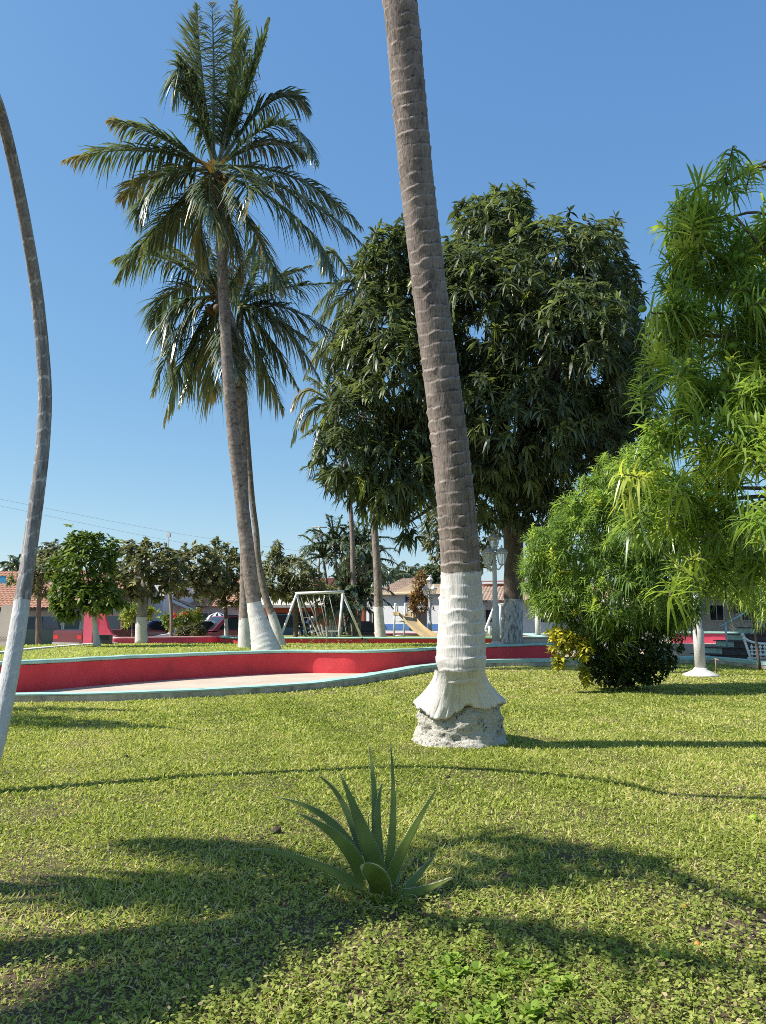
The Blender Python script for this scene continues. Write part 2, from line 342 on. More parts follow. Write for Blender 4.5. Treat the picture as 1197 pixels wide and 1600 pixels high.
def strip_solid(mb, path, d0, d1, z0, z1, mat=0, wob=0.0):
    A = offset(path, d0); B_ = offset(path, d1); n = len(path); vs = []; fs = []
    for i in range(n):
        h = wob * noise.noise(Vector((path[i].x * 1.3, path[i].y * 1.3, 3))) + (0.065 * min(1, max(0, (path[i].x + 1.5) / 4)) if wob else 0)
        vs += [(A[i].x, A[i].y, z0), (A[i].x, A[i].y, z1 + h), (B_[i].x, B_[i].y, z1 + h), (B_[i].x, B_[i].y, z0)]
    for i in range(n - 1):
        for k in range(4): fs.append((4 * i + k, 4 * i + (k + 1) % 4, 4 * i + 4 + (k + 1) % 4, 4 * i + 4 + k))
    fs += [(3, 2, 1, 0), (4 * n - 4, 4 * n - 3, 4 * n - 2, 4 * n - 1)]
    # faces above wind inwards for a left-hand offset: flip
    mb.add(vs, [tuple(reversed(f)) for f in fs], mat)
kb = empty("concrete_kerb", (0, 0, 0), "low grey concrete kerb with a turquoise painted top curving along the front lawn", "kerb")
mb = MB(); strip_solid(mb, kf, 0.0, 0.26, -0.2, 0.100, 0, 0.012); mb.build("kerb_body", "kerb_concrete", kb)
mb = MB(); strip_solid(mb, kf, -0.012, 0.30, 0.102, 0.126, 0, 0.012); mb.build("painted_top", "turquoise", kb)

WALL = [(-420, 11.0), (-250, 11.6), (-100, 12.3), (0, 12.9), (50, 13.3), (100, 13.9), (200, 15.2), (300, 16.4), (380, 17.35), (440, 17.9), (480, 18.05), (520, 18.0), (560, 17.98), (600, 18.25), (650, 19.0), (700, 20.2), (758, 21.6), (820, 22.8), (866, 23.6)]
wf = catmull([Vector((XW(x, Y), Y, 0)) for x, Y in WALL], 8)
wend = wf[-1]
wf += [wend + Vector((0.25, 0.5, 0)), wend + Vector((0.35, 1.4, 0)), wend + Vector((0.4, 3.0, 0)), wend + Vector((0.4, 5.2, 0))]
UP = 0.46
sheet("paving", [(p.x, p.y) for p in offset(kf, 0.2)] + [(40, 33.9), (-40, 33.9)], 0.002, 0.008, "paving")
sheet("upper_lawn", [(p.x, p.y) for p in offset(wf, 0.1)] + [(-3, 27.6), (-6, 27), (-9.2, 25.5), (-14, 21.5), (-24, 17)], -0.2, UP, "far_lawn")
def planter_wall(name, label, path, th, h, z0, capw, caph, wm, cm):
    t = empty(name, tuple(path[len(path) // 2]), label, "wall"); o = t.location
    mb = MB(o); strip_solid(mb, path, 0.0, th, z0, h, 0); mb.build("wall_body", wm, t)
    # rounded cap
    P = offset(path, th / 2); mb = MB(o); n = len(P); K = 8; vs = []; fs = []
    for i, p in enumerate(P):
        T = (P[min(i + 1, n - 1)] - P[max(i - 1, 0)]).normalized(); S = Vector((-T.y, T.x, 0)); wv = 0.010 * noise.noise(p * 1.7)
        for k in range(K):
            a = 2 * math.pi * k / K + math.pi / 8
            ca = math.copysign(abs(math.cos(a)) ** 0.6, math.cos(a)); sa = math.copysign(abs(math.sin(a)) ** 0.6, math.sin(a))
            q = p + S * (ca * capw / 2); vs.append((q.x, q.y, h + caph / 2 + 0.002 + wv + sa * caph / 2))
    for i in range(n - 1):
        for k in range(K): fs.append((i * K + k, (i + 1) * K + k, (i + 1) * K + (k + 1) % K, i * K + (k + 1) % K))
    fs += [tuple(range(K)), tuple((n - 1) * K + k for k in reversed(range(K)))]
    mb.add(vs, fs); mb.build("wall_cap", cm, t, smooth=True); return t
planter_wall("planter_wall", "long curved red planter wall with a turquoise cap behind the front kerb", wf, 0.18, 0.46, -0.1, 0.26, 0.075, "red_wall", "turquoise")
# second, farther ring: the playground planter
w2 = catmull([Vector((XW(x, Y), Y, 0)) for x, Y in [(352, 28.6), (345, 27.2), (352, 26.3), (380, 25.9), (450, 25.8), (560, 25.7), (700, 25.8), (780, 26.2), (850, 26.8)]], 6)
w2 += [w2[-1] + Vector((0.3, 0.6, 0)), w2[-1] + Vector((0.35, 2.0, 0)), w2[-1] + Vector((0.35, 6, 0))]
planter_wall("playground_wall", "low red wall with pale turquoise cap edging the playground with the swing", w2, 0.16, 0.60, 0.3, 0.24, 0.07, "red_wall", "turquoise")
sheet("playground_ground", [(p.x, p.y) for p in offset(w2, 0.1)] + [(8.5, 37), (-6.5, 37)], -0.2, 0.52, "far_lawn")
w3 = [Vector((XW(x, Y), Y, 0)) for x, Y in [(178, 25.9), (230, 26.4), (300, 27.4), (345, 28.4), (392, 29.6)]]
planter_wall("street_wall", "low red wall with pale pink cap between the lawn and the parked cars", catmull(w3, 5), 0.16, 0.60, 0.3, 0.22, 0.06, "pink_wall", "pink_cap")
sheet("street_path", [(-24, 22), (-14, 22.5), (-9.2, 26.2), (-6, 27.8), (-3, 28.4), (-3, 31), (-24, 31)], -0.15, 0.16, "paving")
mb = MB(); strip_solid(mb, catmull([Vector((XW(x, Y), Y, 0)) for x, Y in [(-150, 14), (0, 17.6), (60, 20.4), (150, 24.6), (185, 25.8)]], 5), 0.0, 0.22, 0.3, 0.50); tag(mb.build("path_edging", "plaster_white"), "pale concrete edging strip at the far left rim of the upper lawn", "kerb")

# ------------------------------------------------------------------ PALMS
def palm_trunk(root, path, radii, paint_z, spacing, step, n, bark="palm_bark", paint="palm_paint", amp=0.05, name="trunk"):
    slim = "slim" in bark
    """path points in world; radii at the points; ring scars are real ridges; below paint_z it is whitewashed"""
    org = root.location
    pts = catmull(path, 12); rr = []
    for i in range(len(path) - 1):
        for k in range(12): rr.append(radii[i] + (radii[i + 1] - radii[i]) * k / 12)
    rr.append(radii[-1])
    rs, ss = resample(pts, step); dd = [0.0]
    for a, b_ in zip(pts, pts[1:]): dd.append(dd[-1] + (b_ - a).length)
    vs = []; fs = []; mt = []; tt = []; prev = None; k = len(rs); sd = random.random() * 50
    for i, p in enumerate(rs):
        T = (rs[min(i + 1, k - 1)] - rs[max(i - 1, 0)]).normalized()
        U = Vector((1, 0, 0)) if prev is None else prev
        U = (U - T * U.dot(T)).normalized(); prev = U; W = T.cross(U)
        r0 = float(np.interp(ss[i], dd, rr))
        for j in range(n):
            a = 2 * math.pi * j / n; ca, sa = math.cos(a), math.sin(a)
            nz1 = noise.noise(Vector((ca * 1.3 + sd, sa * 1.3, ss[i] * 0.8)))
            nz2 = noise.noise(Vector((ca * 4, sa * 4 + sd, ss[i] * 2.5)))
            nz3 = noise.noise(Vector((ca * 11, sa * 11 + sd, ss[i] * 9)))
            u_ = ss[i] / spacing + 0.30 * ca * math.sin(sd) + 0.28 * nz1 + 0.14 * nz2 + 0.07 * nz3
            u_ += 0.45 * noise.noise(Vector((sd, 0.5, ss[i] * 1.9)))
            fr = u_ - math.floor(u_); ring = math.floor(u_)
            jit = min(1.3, max(0.04, 0.55 + 1.6 * noise.noise(Vector((ring * 7.31, ca * 1.9 + sd, sa * 1.9)))))
            saw = (fr ** 2.5) * (1 - max(0, (fr - 0.88) / 0.12))
            r = r0 * (1 + amp * jit * saw + 0.02 * nz1 + 0.012 * nz2 + 0.007 * nz3)
            vs.append(p + (U * ca + W * sa) * r)
            tt.append(((0.42 if fr > 0.90 else 0.0) * (.1 + jit) + 0.10 * nz2 + (.25 if nz3 + nz2 > .5 else 0)) if slim else ((0.17 if 0.84 < fr < 0.97 else (0.06 if fr > 0.55 else (-0.16 if fr < 0.10 else 0.02))) * (0.15 + jit) + 0.08 * nz2 + .06 * nz3))
    for i in range(k - 1):
        lim = paint_z
        for j in range(n):
            fs.append((i * n + j, i * n + (j + 1) % n, (i + 1) * n + (j + 1) % n, (i + 1) * n + j))
            mt.append(1 if rs[i].z < lim + 0.02 * noise.noise(Vector((math.cos(6.283 * j / n) * 2, math.sin(6.283 * j / n) * 2, sd))) else 0)
    fs.append(tuple((k - 1) * n + j for j in range(n))); mt.append(0)
    mb = MB(org); mb.add(vs, fs, 0, tt); mb.m = mt
    return mb.build(name, [bark, paint], root, smooth=True)

def frond(root, P0, Pm, P2, Lf=0.75, n=48, tint=0.35, tip=0.25, droop=0.55, wid=0.045, asym=0.0, name="frond", start=0.16, lift=0.15, dead=0.0, rt=0.62):
    """one feather leaf: Bezier rachis through Pm at t=.5, two rows of leaflets"""
    P0, Pm, P2 = [np.array(p, float) for p in (P0, Pm, P2)]
    C = 2 * Pm - 0.5 * (P0 + P2); org = root.location
    f = lambda t: (1 - t)[:, None] ** 2 * P0 + 2 * ((1 - t) * t)[:, None] * C + (t ** 2)[:, None] * P2
    df = lambda t: nrmz(2 * (1 - t)[:, None] * (C - P0) + 2 * t[:, None] * (P2 - C))
    lb = LB(org)
    hz = np.array([C[0] - P0[0], C[1] - P0[1], 0]); hz = hz / (np.linalg.norm(hz) + 1e-6)
    for sgn in (-1, 1):
        t = np.linspace(start, 0.995, n) + rng.normal(0, 0.004, n); t = np.clip(t, 0.05, 1); T = df(t)
        up = np.array([0, 0, 1.0]) - hz * 0.35
        N = nrmz(up - T * (T @ up)[:, None]); S = np.cross(T, N) * sgn
        cl = np.sin(t * 23 + rng.uniform(0, 6)) * np.sin(t * 9 + rng.uniform(0, 6)); ang = np.radians(28 + 34 * t) + rng.normal(0, 0.13, n) + 0.10 * cl
        dirs = nrmz(S * np.cos(ang)[:, None] + T * np.sin(ang)[:, None] + N * (lift + rng.normal(0, 0.10, n))[:, None])
        L = Lf * np.clip(0.35 + 1.6 * np.sqrt(np.clip(t - start + 0.02, 0, 1)), 0, 1) * np.clip((1.06 - t) / 0.45, 0.16, 1) * rng.uniform(0.82, 1.08, n)
        L = L * (rng.random(n) > 0.07)
        lb.add(f(t), dirs, L, wid, droop * rng.uniform(0.6, 1.5, n) * (1.15 + 0.45 * cl), (0.7, 1.0, 0.75, 0.08), tint + tip * t ** 3 + rng.normal(0, 0.13, n) + dead * (rng.random(n) < 0.25), roll=rng.normal(0, 0.22, n) + sgn * 0.25, tipt=0.18)
    # rachis as crossed strips
    ts = np.linspace(0, 1, 13); A = f(ts); sgm = A[1:] - A[:-1]; LL = np.linalg.norm(sgm, axis=1)
    for rl in (0.0, 1.57):
        lb.add(A[:-1], sgm, LL * 1.04, np.linspace(0.10, 0.014, 12) * (wid / 0.045), 0.0, (1.0, 0.95), np.linspace(rt, min(rt, 0.5), 12), roll=rl)
    return lb.build(name, "frond", root)
def palm(name, label, path, radii, paint_z, fronds, spacing=0.12, step=0.03, n=20, group=None, bark="palm_bark", paint="palm_paint", amp=0.05, nuts=0, cat="palm tree"):
    root = empty(name, tuple(path[0]), label, cat, group)
    palm_trunk(root, path, radii, paint_z, spacing, step, n, bark, paint, amp)
    top = path[-1]
    for fr in fronds: frond(root, **fr)
    if nuts:
        lb = LB(root.location); k = 40; a = rng.uniform(0, 6.28, k); lb.add(np.array(top) + np.stack([np.cos(a) * .14, np.sin(a) * .14, rng.uniform(-.5, .2, k)], 1), np.stack([np.cos(a), np.sin(a), rng.uniform(-.8, 1, k)], 1), rng.uniform(.3, .7, k), .10, .3, (.9, 1, .6, .1), rng.uniform(.0, .5, k)); lb.build('leaf_sheath', 'dry_leaf', root)
    if nuts:
        for k in range(nuts):
            a = k * 2.4; mb = MB(root.location)
            mb.sphere(top + Vector((math.cos(a) * 0.26, math.sin(a) * 0.26 - 0.1, -0.30 - 0.1 * (k % 3))), 0.115, 1.2, 8); mb.build("coconut", solid("coconut_husk", (0.16, 0.10, 0.04), (0.09, 0.05, 0.025), 8, 0.7), root, True)
    return root
def px_fronds(cx, cy, Y, lst, **kw):
    """lst of (mid px, tip px, depth offset of tip, options) -> frond dicts in metres around the crown centre"""
    c = D(cx, cy, Y); out = []
    for (mx, my), (tx, ty), dy, op in lst:
        d = dict(P0=c + Vector((random.uniform(-.08, .08), random.uniform(-.08, .08), random.uniform(-.12, .12))), Pm=D(mx, my, Y + dy * 0.55), P2=D(tx, ty, Y + dy)); d.update(kw); d.update(op); out.append(d)
    return out
def ring_fronds(c, num, L, els=(75, 20), **kw):
    """n fronds spiralling round a crown centre: from near upright (first) to hanging (last)"""
    out = []
    for i in range(num):
        az = i * 2.39996 + random.uniform(-.2, .2); e = R(els[0] + (els[1] - els[0]) * (i / max(num - 1, 1)) + random.uniform(-6, 6)); l = L * random.uniform(0.85, 1.1)
        h = Vector((math.cos(az), math.sin(az), 0)); d1 = h * math.cos(e) + Vector((0, 0, math.sin(e)))
        dr = 0.22 + 0.34 * math.cos(e) + random.uniform(-.05, .08)
        Pm = c + d1 * l * 0.5 + Vector((0, 0, -dr * l * 0.22)); P2 = c + d1 * l * 0.93 + Vector((0, 0, -dr * l))
        d = dict(P0=c, Pm=Pm, P2=P2); d.update(kw); out.append(d)
    return out
def pth(lst): return [D(x, y, Y) for x, y, Y in lst]
def rad(lst, ws): return [PXM(w_ / 2, x, y, Y) for (x, y, Y), w_ in zip(lst, ws)]

# big palm in front (crown above the frame)
L0 = [(719, 1062, 7.58), (719, 1050, 7.57), (720, 1034, 7.56), (721, 980, 7.54), (720.5, 930, 7.51), (720, 893, 7.48), (716, 830, 7.42), (707, 730, 7.31), (690, 590, 7.16), (668, 425, 6.96), (651, 280, 6.76), (637, 130, 6.56), (625, 0, 6.36), (600, -200, 6.06)]
P = pth(L0); rd = rad(L0, [58, 66, 78, 72, 66, 62, 60, 58, 55.5, 53, 52, 53, 53, 53])
P += [P[-1] + Vector((-.35, -.3, 2.2)), P[-1] + Vector((-.7, -.6, 4.7))]; rd += [.14, .15]
base = G(719, 1158)
rt = empty("coconut_palm", (base.x, base.y, 0), "thick leaning coconut palm with whitewashed lumpy base standing on the front lawn", "palm tree")
palm_trunk(rt, P, rd, ZW(893, 7.48), 0.115, 0.010, 72, amp=0.085)
c = P[-1]
for fr in ring_fronds(c, 22, 3.6, (78, 5), n=40): frond(rt, **fr)
# root boss and the torn hem of the trunk above it
cx, cy = base.x, base.y
mb = MB((cx, cy, 0)); n = 72; vs = []; fs = []; prof = []
zt = 0.375
for i in range(34):
    q = i / 33; z = -0.03 + (zt + 0.03) * q
    r = np.interp(q, [0, 0.12, 0.3, 0.55, 0.8, 1.0], [0.49, 0.47, 0.44, 0.415, 0.415, 0.38]); prof.append((r, z))
for r, z in prof:
    for j in range(n):
        a = 2 * math.pi * j / n; v = Vector((math.cos(a), math.sin(a), z * 3))
        h = 0.050 * noise.noise(v * 2.2 + Vector((4, 1, 7))) + 0.028 * noise.noise(v * 6) + 0.016 * noise.noise(v * 15) + 0.008 * noise.noise(v * 34)
        cut = -0.07 * max(0, 1 - abs(a - 3.75) / 0.13) * (1 if z > 0.06 else 0)
        vs.append((cx + math.cos(a) * (r + h + cut), cy + math.sin(a) * (r + h + cut), z))
for i in range(33):
    for j in range(n): fs.append((i * n + j, i * n + (j + 1) % n, (i + 1) * n + (j + 1) % n, (i + 1) * n + j))
fs.append(tuple(33 * n + j for j in range(n)))
mb.add(vs, fs); mb.build("root_boss", "root_boss", rt, True)
mb = MB((cx, cy, 0)); vs = []; fs = []; tt = []; n = 150; K = 22; c0 = D(719, 1075, 7.57)
for i in range(K):
    q = i / (K - 1)
    for j in range(n):
        a = 2 * math.pi * j / n; ca, sa = math.cos(a), math.sin(a)
        hem = 0.5 + 0.9 * noise.noise(Vector((ca * 1.9 + 2, sa * 1.9, 1))) + 0.45 * noise.noise(Vector((ca * 6, sa * 6, 9))) + 0.25 * noise.noise(Vector((ca * 18, sa * 18, 2)))
        # long tongue at the front left, lifted hem at the front right
        hem += 0.75 * math.exp(-((a - 4.18) / 0.28) ** 2) - 0.30 * math.exp(-((a - 4.9) / 0.35) ** 2) + 0.25 * math.exp(-((a - 3.4) / 0.3) ** 2)
        hem = min(max(hem, 0.05), 1.35)
        ztop = 0.73; zbot = 0.425 - 0.125 * hem
        z = ztop + (zbot - ztop) * q
        r = 0.243 + (0.213 + 0.040 * noise.noise(Vector((ca * 2.5, sa * 2.5, 5)))) * (q ** 1.7) * (1.04 if q < 0.97 else 1.02)
        r += 0.020 * q * noise.noise(Vector((ca * 26, sa * 26, z * 2))) + 0.012 * q * noise.noise(Vector((ca * 9, sa * 9, z * 6)))
        xx = cx + (c0.x - cx) * (1 - q); yy = cy + (c0.y - cy) * (1 - q)
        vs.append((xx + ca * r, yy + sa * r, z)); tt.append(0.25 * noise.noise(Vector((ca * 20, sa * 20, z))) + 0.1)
for i in range(K - 1):
    for j in range(n): fs.append(((i + 1) * n + j, (i + 1) * n + (j + 1) % n, i * n + (j + 1) % n, i * n + j))
b0 = (K - 1) * n
for j in range(n):   # underside, closing onto the boss
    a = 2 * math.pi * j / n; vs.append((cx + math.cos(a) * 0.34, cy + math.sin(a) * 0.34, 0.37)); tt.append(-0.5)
for j in range(n): fs.append((b0 + n + j, b0 + n + (j + 1) % n, b0 + (j + 1) % n, b0 + j))
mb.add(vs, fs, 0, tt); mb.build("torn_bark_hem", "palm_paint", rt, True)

# slim palm at the left edge; its crown is above the frame
L1 = [(-52, 1275, 5.55), (-22, 1205, 5.65), (0, 1130, 5.75), (25, 1000, 5.9), (42, 890, 6.0), (60, 760, 6.05), (68, 680, 6.08), (70, 600, 6.05), (60, 480, 5.9), (45, 380, 5.65), (24, 270, 5.35), (2, 180, 5.05), (-35, 60, 4.7)]
W1 = [34, 31, 28, 25.5, 22.5, 20.8, 20.3, 20, 19, 18, 17.5, 17.5, 18]
P = pth(L1); P[0].z = -0.03; RD = rad(L1, W1) + [.05, .06]; P += [P[-1] + Vector((-.45, -.5, 2.0)), P[-1] + Vector((-1.0, -.9, 4.2))]
palm("slim_palm", "slim curved grey palm with whitewashed foot at the left edge of the lawn", P, RD, ZW(938, 5.95), ring_fronds(P[-1], 16, 2.2, (75, 0), Lf=0.5, n=34), 0.15, 0.012, 28, bark="palm_bark_slim", paint="palm_paint_slim", amp=0.028)

# tall palm on the upper lawn
def A_(x, y): return (80 + x / 2.302, y / 2.302)
fa = [
 ((545, 300), (525, 18), 0.6, dict(tint=.30, lift=.05, droop=.25, Lf=1.35, n=100)), ((585, 290), (578, 8), -0.3, dict(tint=.45, droop=.2, Lf=1.35, n=100)), ((640, 300), (662, 4), 0.5, dict(tint=.35, droop=.25, Lf=1.35, n=100)), ((700, 345), (785, 75), 0.2, dict(tint=.25, droop=.3, Lf=1.35, n=100)),
 ((660, 350), (715, 105), -0.5, dict(tint=.2, droop=.3)), ((520, 380), (452, 190), -0.4, dict(tint=.3, tip=.5)), ((490, 265), (438, 385), -0.3, dict(tint=.25)), 
 ((790, 365), (930, 395), 0.5, dict(tint=.25)), ((815, 445), (955, 595), -0.8, dict(tint=.3)), ((770, 520), (920, 560), 0.9, dict(tint=.15)),
 ((880, 640), (1115, 815), 0.4, dict(tint=.25, tip=.35)), ((880, 695), (1130, 890), -0.5, dict(tint=.25)), ((860, 765), (1025, 1010), -0.8, dict(tint=.3, tip=.2)), ((735, 840), (835, 1045), -0.9, dict(tint=.35, tip=.25, dead=.3)),
 ((690, 625), (700, 775), -1.6, dict(tint=.4, droop=.3)), ((565, 700), (615, 860), -1.5, dict(tint=.35)), ((400, 650), (305, 815), -0.6, dict(tint=.25)), ((400, 790), (232, 1005), 0.3, dict(tint=.35)),
 ((390, 630), (245, 715), 0.9, dict(tint=.55, tip=.4, dead=.25)), ((310, 540), (45, 580), 0.4, dict(tint=.25, tip=.75)), ((385, 490), (205, 435), -0.3, dict(tint=.3, tip=.65)), ((640, 780), (690, 1010), 0.9, dict(tint=.5, dead=.3)), ((470, 760), (330, 880), 1.0, dict(tint=.4, dead=.2)), ((540, 800), (560, 960), 0.7, dict(tint=.5, dead=.3))]
fa = [(A_(*a), A_(*b_), c, d) for a, b_, c, d in fa]
LA = [(417, 1018, 18.7), (408, 985, 18.7), (397, 942, 18.7), (386, 855, 18.6), (376, 770, 18.5), (366, 690, 18.4), (356, 580, 18.2), (349, 450, 18.1), (345, 370, 18.0), (337, 270, 18.0)]
P = pth(LA); P[0].z = UP - 0.03
palm("tall_palm", "tallest coconut palm on the upper lawn, with a broad white painted foot", P, rad(LA, [48, 34, 22.5, 22, 20.5, 19.5, 18, 16.5, 16, 17]), ZW(942, 18.7), px_fronds(337, 268, 18.0, fa, Lf=0.98, n=74, wid=0.05), 0.11, 0.03, 28, amp=0.06, nuts=4)
# two palms behind it
def B_(x, y): return (150 + x / 2.66, 330 + y / 2.66)
fc = [((285, 195), (75, 205), 0, dict(tint=.3)), ((375, 455), (238, 755), -0.6, dict(tint=.4)), ((395, 545), (283, 875), 0.3, dict(tint=.4)), ((330, 405), (285, 570), -0.5, dict(tint=.3)), ((490, 590), (485, 770), -0.8, dict(tint=.55, tip=.3)),
      ((375, 190), (200, 130), 0.8, dict(tint=.3)), ((465, 220), (440, 60), 0.4, dict(tint=.25)), ((540, 200), (560, 30), -.3, dict(tint=.3)), ((620, 220), (680, 60), 0.5, dict(tint=.3)), ((440, 560), (350, 800), 0.9, dict(tint=.35)), ((330, 330), (230, 480), 1.0, dict(tint=.3)), ((560, 560), (600, 700), -1, dict(tint=.4, tip=.4))]
fc = [(B_(*a), B_(*b_), c, d) for a, b_, c, d in fc]
LC = [(384, 996, 22), (383, 930, 22), (383, 850, 22), (381, 762, 22), (376, 650, 22), (367, 530, 22), (352, 480, 22), (342, 465, 22)]
P = pth(LC); P[0].z = UP - .03
palm("tall_palm", "dark trunked palm half hidden behind the tall palm, with coconuts left of the trunk", P, rad(LC, [24, 17, 15, 14, 14, 14, 13, 13]), ZW(968, 22), px_fronds(342, 462, 22, fc, Lf=1.15, n=66, wid=0.06), 0.12, 0.05, 18, group="coconut palms on the upper lawn", nuts=6)
fb = [((770, 395), (1015, 525), 0.3, dict(tint=.25)), ((715, 430), (925, 560), -0.6, dict(tint=.35)), ((695, 500), (840, 735), 0.5, dict(tint=.3)), ((675, 580), (780, 830), -0.5, dict(tint=.4, tip=.3)), ((730, 300), (895, 225), 0.4, dict(tint=.2)), ((720, 330), (990, 300), -.7, dict(tint=.25)), ((640, 280), (700, 130), 0.6, dict(tint=.25)), ((560, 300), (500, 150), 0, dict(tint=.25)), ((590, 510), (640, 640), -1.2, dict(tint=.45)), ((760, 460), (930, 700), .9, dict(tint=.3))]
fb = [(B_(*a), B_(*b_), c, d) for a, b_, c, d in fb]
LBp = [(438, 994, 23.5), (428, 970, 23.5), (416, 935, 23.5), (404, 880, 23.5), (400, 830, 23.5), (393, 770, 23.5), (384, 650, 23.5), (378, 555, 23.5), (376, 480, 23.5)]
P = pth(LBp); P[0].z = UP - .03
palm("tall_palm", "thin palm with a slanting white foot, right beside the tall palm", P, rad(LBp, [20, 14, 11, 10, 9.5, 9, 8.5, 8, 9]), ZW(960, 23.5), px_fronds(377, 478, 23.5, fb, Lf=1.15, n=66, wid=0.06), 0.13, 0.05, 16, group="coconut palms on the upper lawn")
# palms by the mango
def e_(x, y): return (x, y)
fd = [((520, 395), (505, 425), .2, dict(tint=.35)), ((535, 440), (488, 490), -.3, dict(tint=.4)), ((525, 500), (475, 590), 0, dict(tint=.45, tip=.3)), ((545, 530), (515, 610), -.6, dict(tint=.6)), ((560, 430), (545, 400), .5, dict(tint=.4)), ((575, 420), (590, 380), .3, dict(tint=.3)), ((520, 530), (490, 560), .8, dict(tint=.5)), ((570, 520), (590, 620), .3, {}), ((600, 460), (650, 500), .6, {}), ((600, 430), (640, 420), 1, {}), ((530, 470), (480, 520), 1.2, {})]
LD = [(595, 997, 31), (592, 960, 31), (590, 900, 31), (585, 825, 31), (577, 740, 31), (567, 620, 31), (560, 460, 31)]
P = pth(LD); P[0].z = 0.49
palm("coconut_palm", "palm with a ringed grey trunk and white foot standing between the swing and the slide", P, rad(LD, [18, 15, 12.5, 10.5, 9.5, 9, 8.5]), ZW(950, 31), px_fronds(560, 455, 31, fd, Lf=1.1, n=40, wid=0.07), 0.13, 0.06, 16)
fe = [((480, 610), (456, 640), 0, dict(tint=.75, tip=.2)), ((480, 630), (455, 695), -.4, dict(tint=.3)), ((500, 690), (482, 750), .2, dict(tint=.25)), ((490, 640), (470, 670), .6, dict(tint=.55)), ((515, 590), (530, 570), .3, {}), ((545, 640), (580, 680), .4, {}), ((500, 600), (480, 590), .9, dict(tint=.5)), ((530, 680), (545, 740), .5, {})]
LE = [(556, 990, 36), (552, 900, 36), (548, 800, 36), (535, 700, 36), (515, 630, 36)]
P = pth(LE); P[0].z = -0.2
palm("coconut_palm", "palm leaning behind the mango tree, only its left fronds in sight", P, rad(LE, [9, 8, 7, 6.5, 6.5]), -5, px_fronds(515, 628, 36, fe, Lf=1.0, n=36, wid=0.07), 0.14, 0.08, 12)
# a palm left of the camera: only its shadow falls in view
SHX, SHY = -SUN.x / SUN.z, -SUN.y / SUN.z
def shade(px, py, z):      # the point at height z whose shadow falls on this spot of the lawn
    g = G(px, py); return Vector((g.x - SHX * z, g.y - SHY * z, z))
ctr = shade(610, 1425, 4.7)
fs_ = [((330, 1395), (-40, 1385), 5.0, 4.3), ((430, 1345), (200, 1315), 5.2, 4.8), ((420, 1470), (60, 1620), 5.0, 4.2), ((760, 1312), (1230, 1425), 5.6, 4.9), ((900, 1335), (1260, 1460), 5.4, 4.8), ((880, 1470), (1260, 1535), 5.0, 4.0), ((800, 1375), (1000, 1372), 5.3, 5.0), ((240, 1560), (-60, 1700), 5.2, 4.6)]
P = [Vector((ctr.x - 1.4, ctr.y - 1.0, -.03)), Vector((ctr.x - 1.1, ctr.y - .7, 1.8)), Vector((ctr.x - .5, ctr.y - .3, 3.4)), ctr]
palm("coconut_palm", "coconut palm left of the camera whose frond shadows cross the aloe", P, [.18, .13, .12, .11], 1.0, [dict(P0=ctr, Pm=shade(*m_, z1), P2=shade(*t_, z2), Lf=.5, n=56, wid=.055, tint=.3) for m_, t_, z1, z2 in fs_], 0.13, 0.06, 14)
c9 = shade(-150, 1120, 5.0)
P = [Vector((c9.x - .6, c9.y + .5, -.03)), Vector((c9.x - .4, c9.y + .3, 2.2)), c9]
palm("coconut_palm", "coconut palm beyond the left edge of the view, behind the slim palm", P, [.18, .13, .12], 1.0, [dict(P0=c9, Pm=shade(*m_, z1), P2=shade(*t_, z2), Lf=.8, n=60, wid=.065, tint=.3) for m_, t_, z1, z2 in (((70, 1132), (270, 1138), 5.2, 4.6), ((60, 1124), (300, 1142), 5.2, 4.5), ((40, 1110), (230, 1112), 5.5, 5.2), ((-300, 1140), (-420, 1150), 5.2, 4.4), ((-250, 1090), (-330, 1070), 5.6, 5.0))], 0.13, 0.06, 14)

# ------------------------------------------------------------------ broad-leaved trees and shrubs
def lobe_points(lobes, N, shell=(0.62, 1.0)):
    """N points with outward normals on a union of ellipsoids (c, r)"""
    C = np.array([tuple(l[0]) for l in lobes]); Rr = np.array([l[1] for l in lobes]); wt = (Rr[:, 0] * Rr[:, 2] + Rr[:, 1] * Rr[:, 2]); wt = wt / wt.sum()
    outP = []; outN = []; got = 0
    while got < N:
        k = rng.choice(len(lobes), size=N, p=wt); d = nrmz(rng.normal(size=(N, 3))); q = rng.uniform(shell[0], shell[1], N) ** 0.8
        p = C[k] + d * Rr[k] * q[:, None]
        inside = np.ones(N)
        for j in range(len(lobes)):
            e = np.linalg.norm((p - C[j]) / Rr[j], axis=1); inside = np.where((j != k) & (e < 0.6), 0, inside)
        ok = inside > 0; outP.append(p[ok]); outN.append(nrmz(d[ok] / Rr[k][ok])); got += ok.sum()
    return np.concatenate(outP)[:N], np.concatenate(outN)[:N]
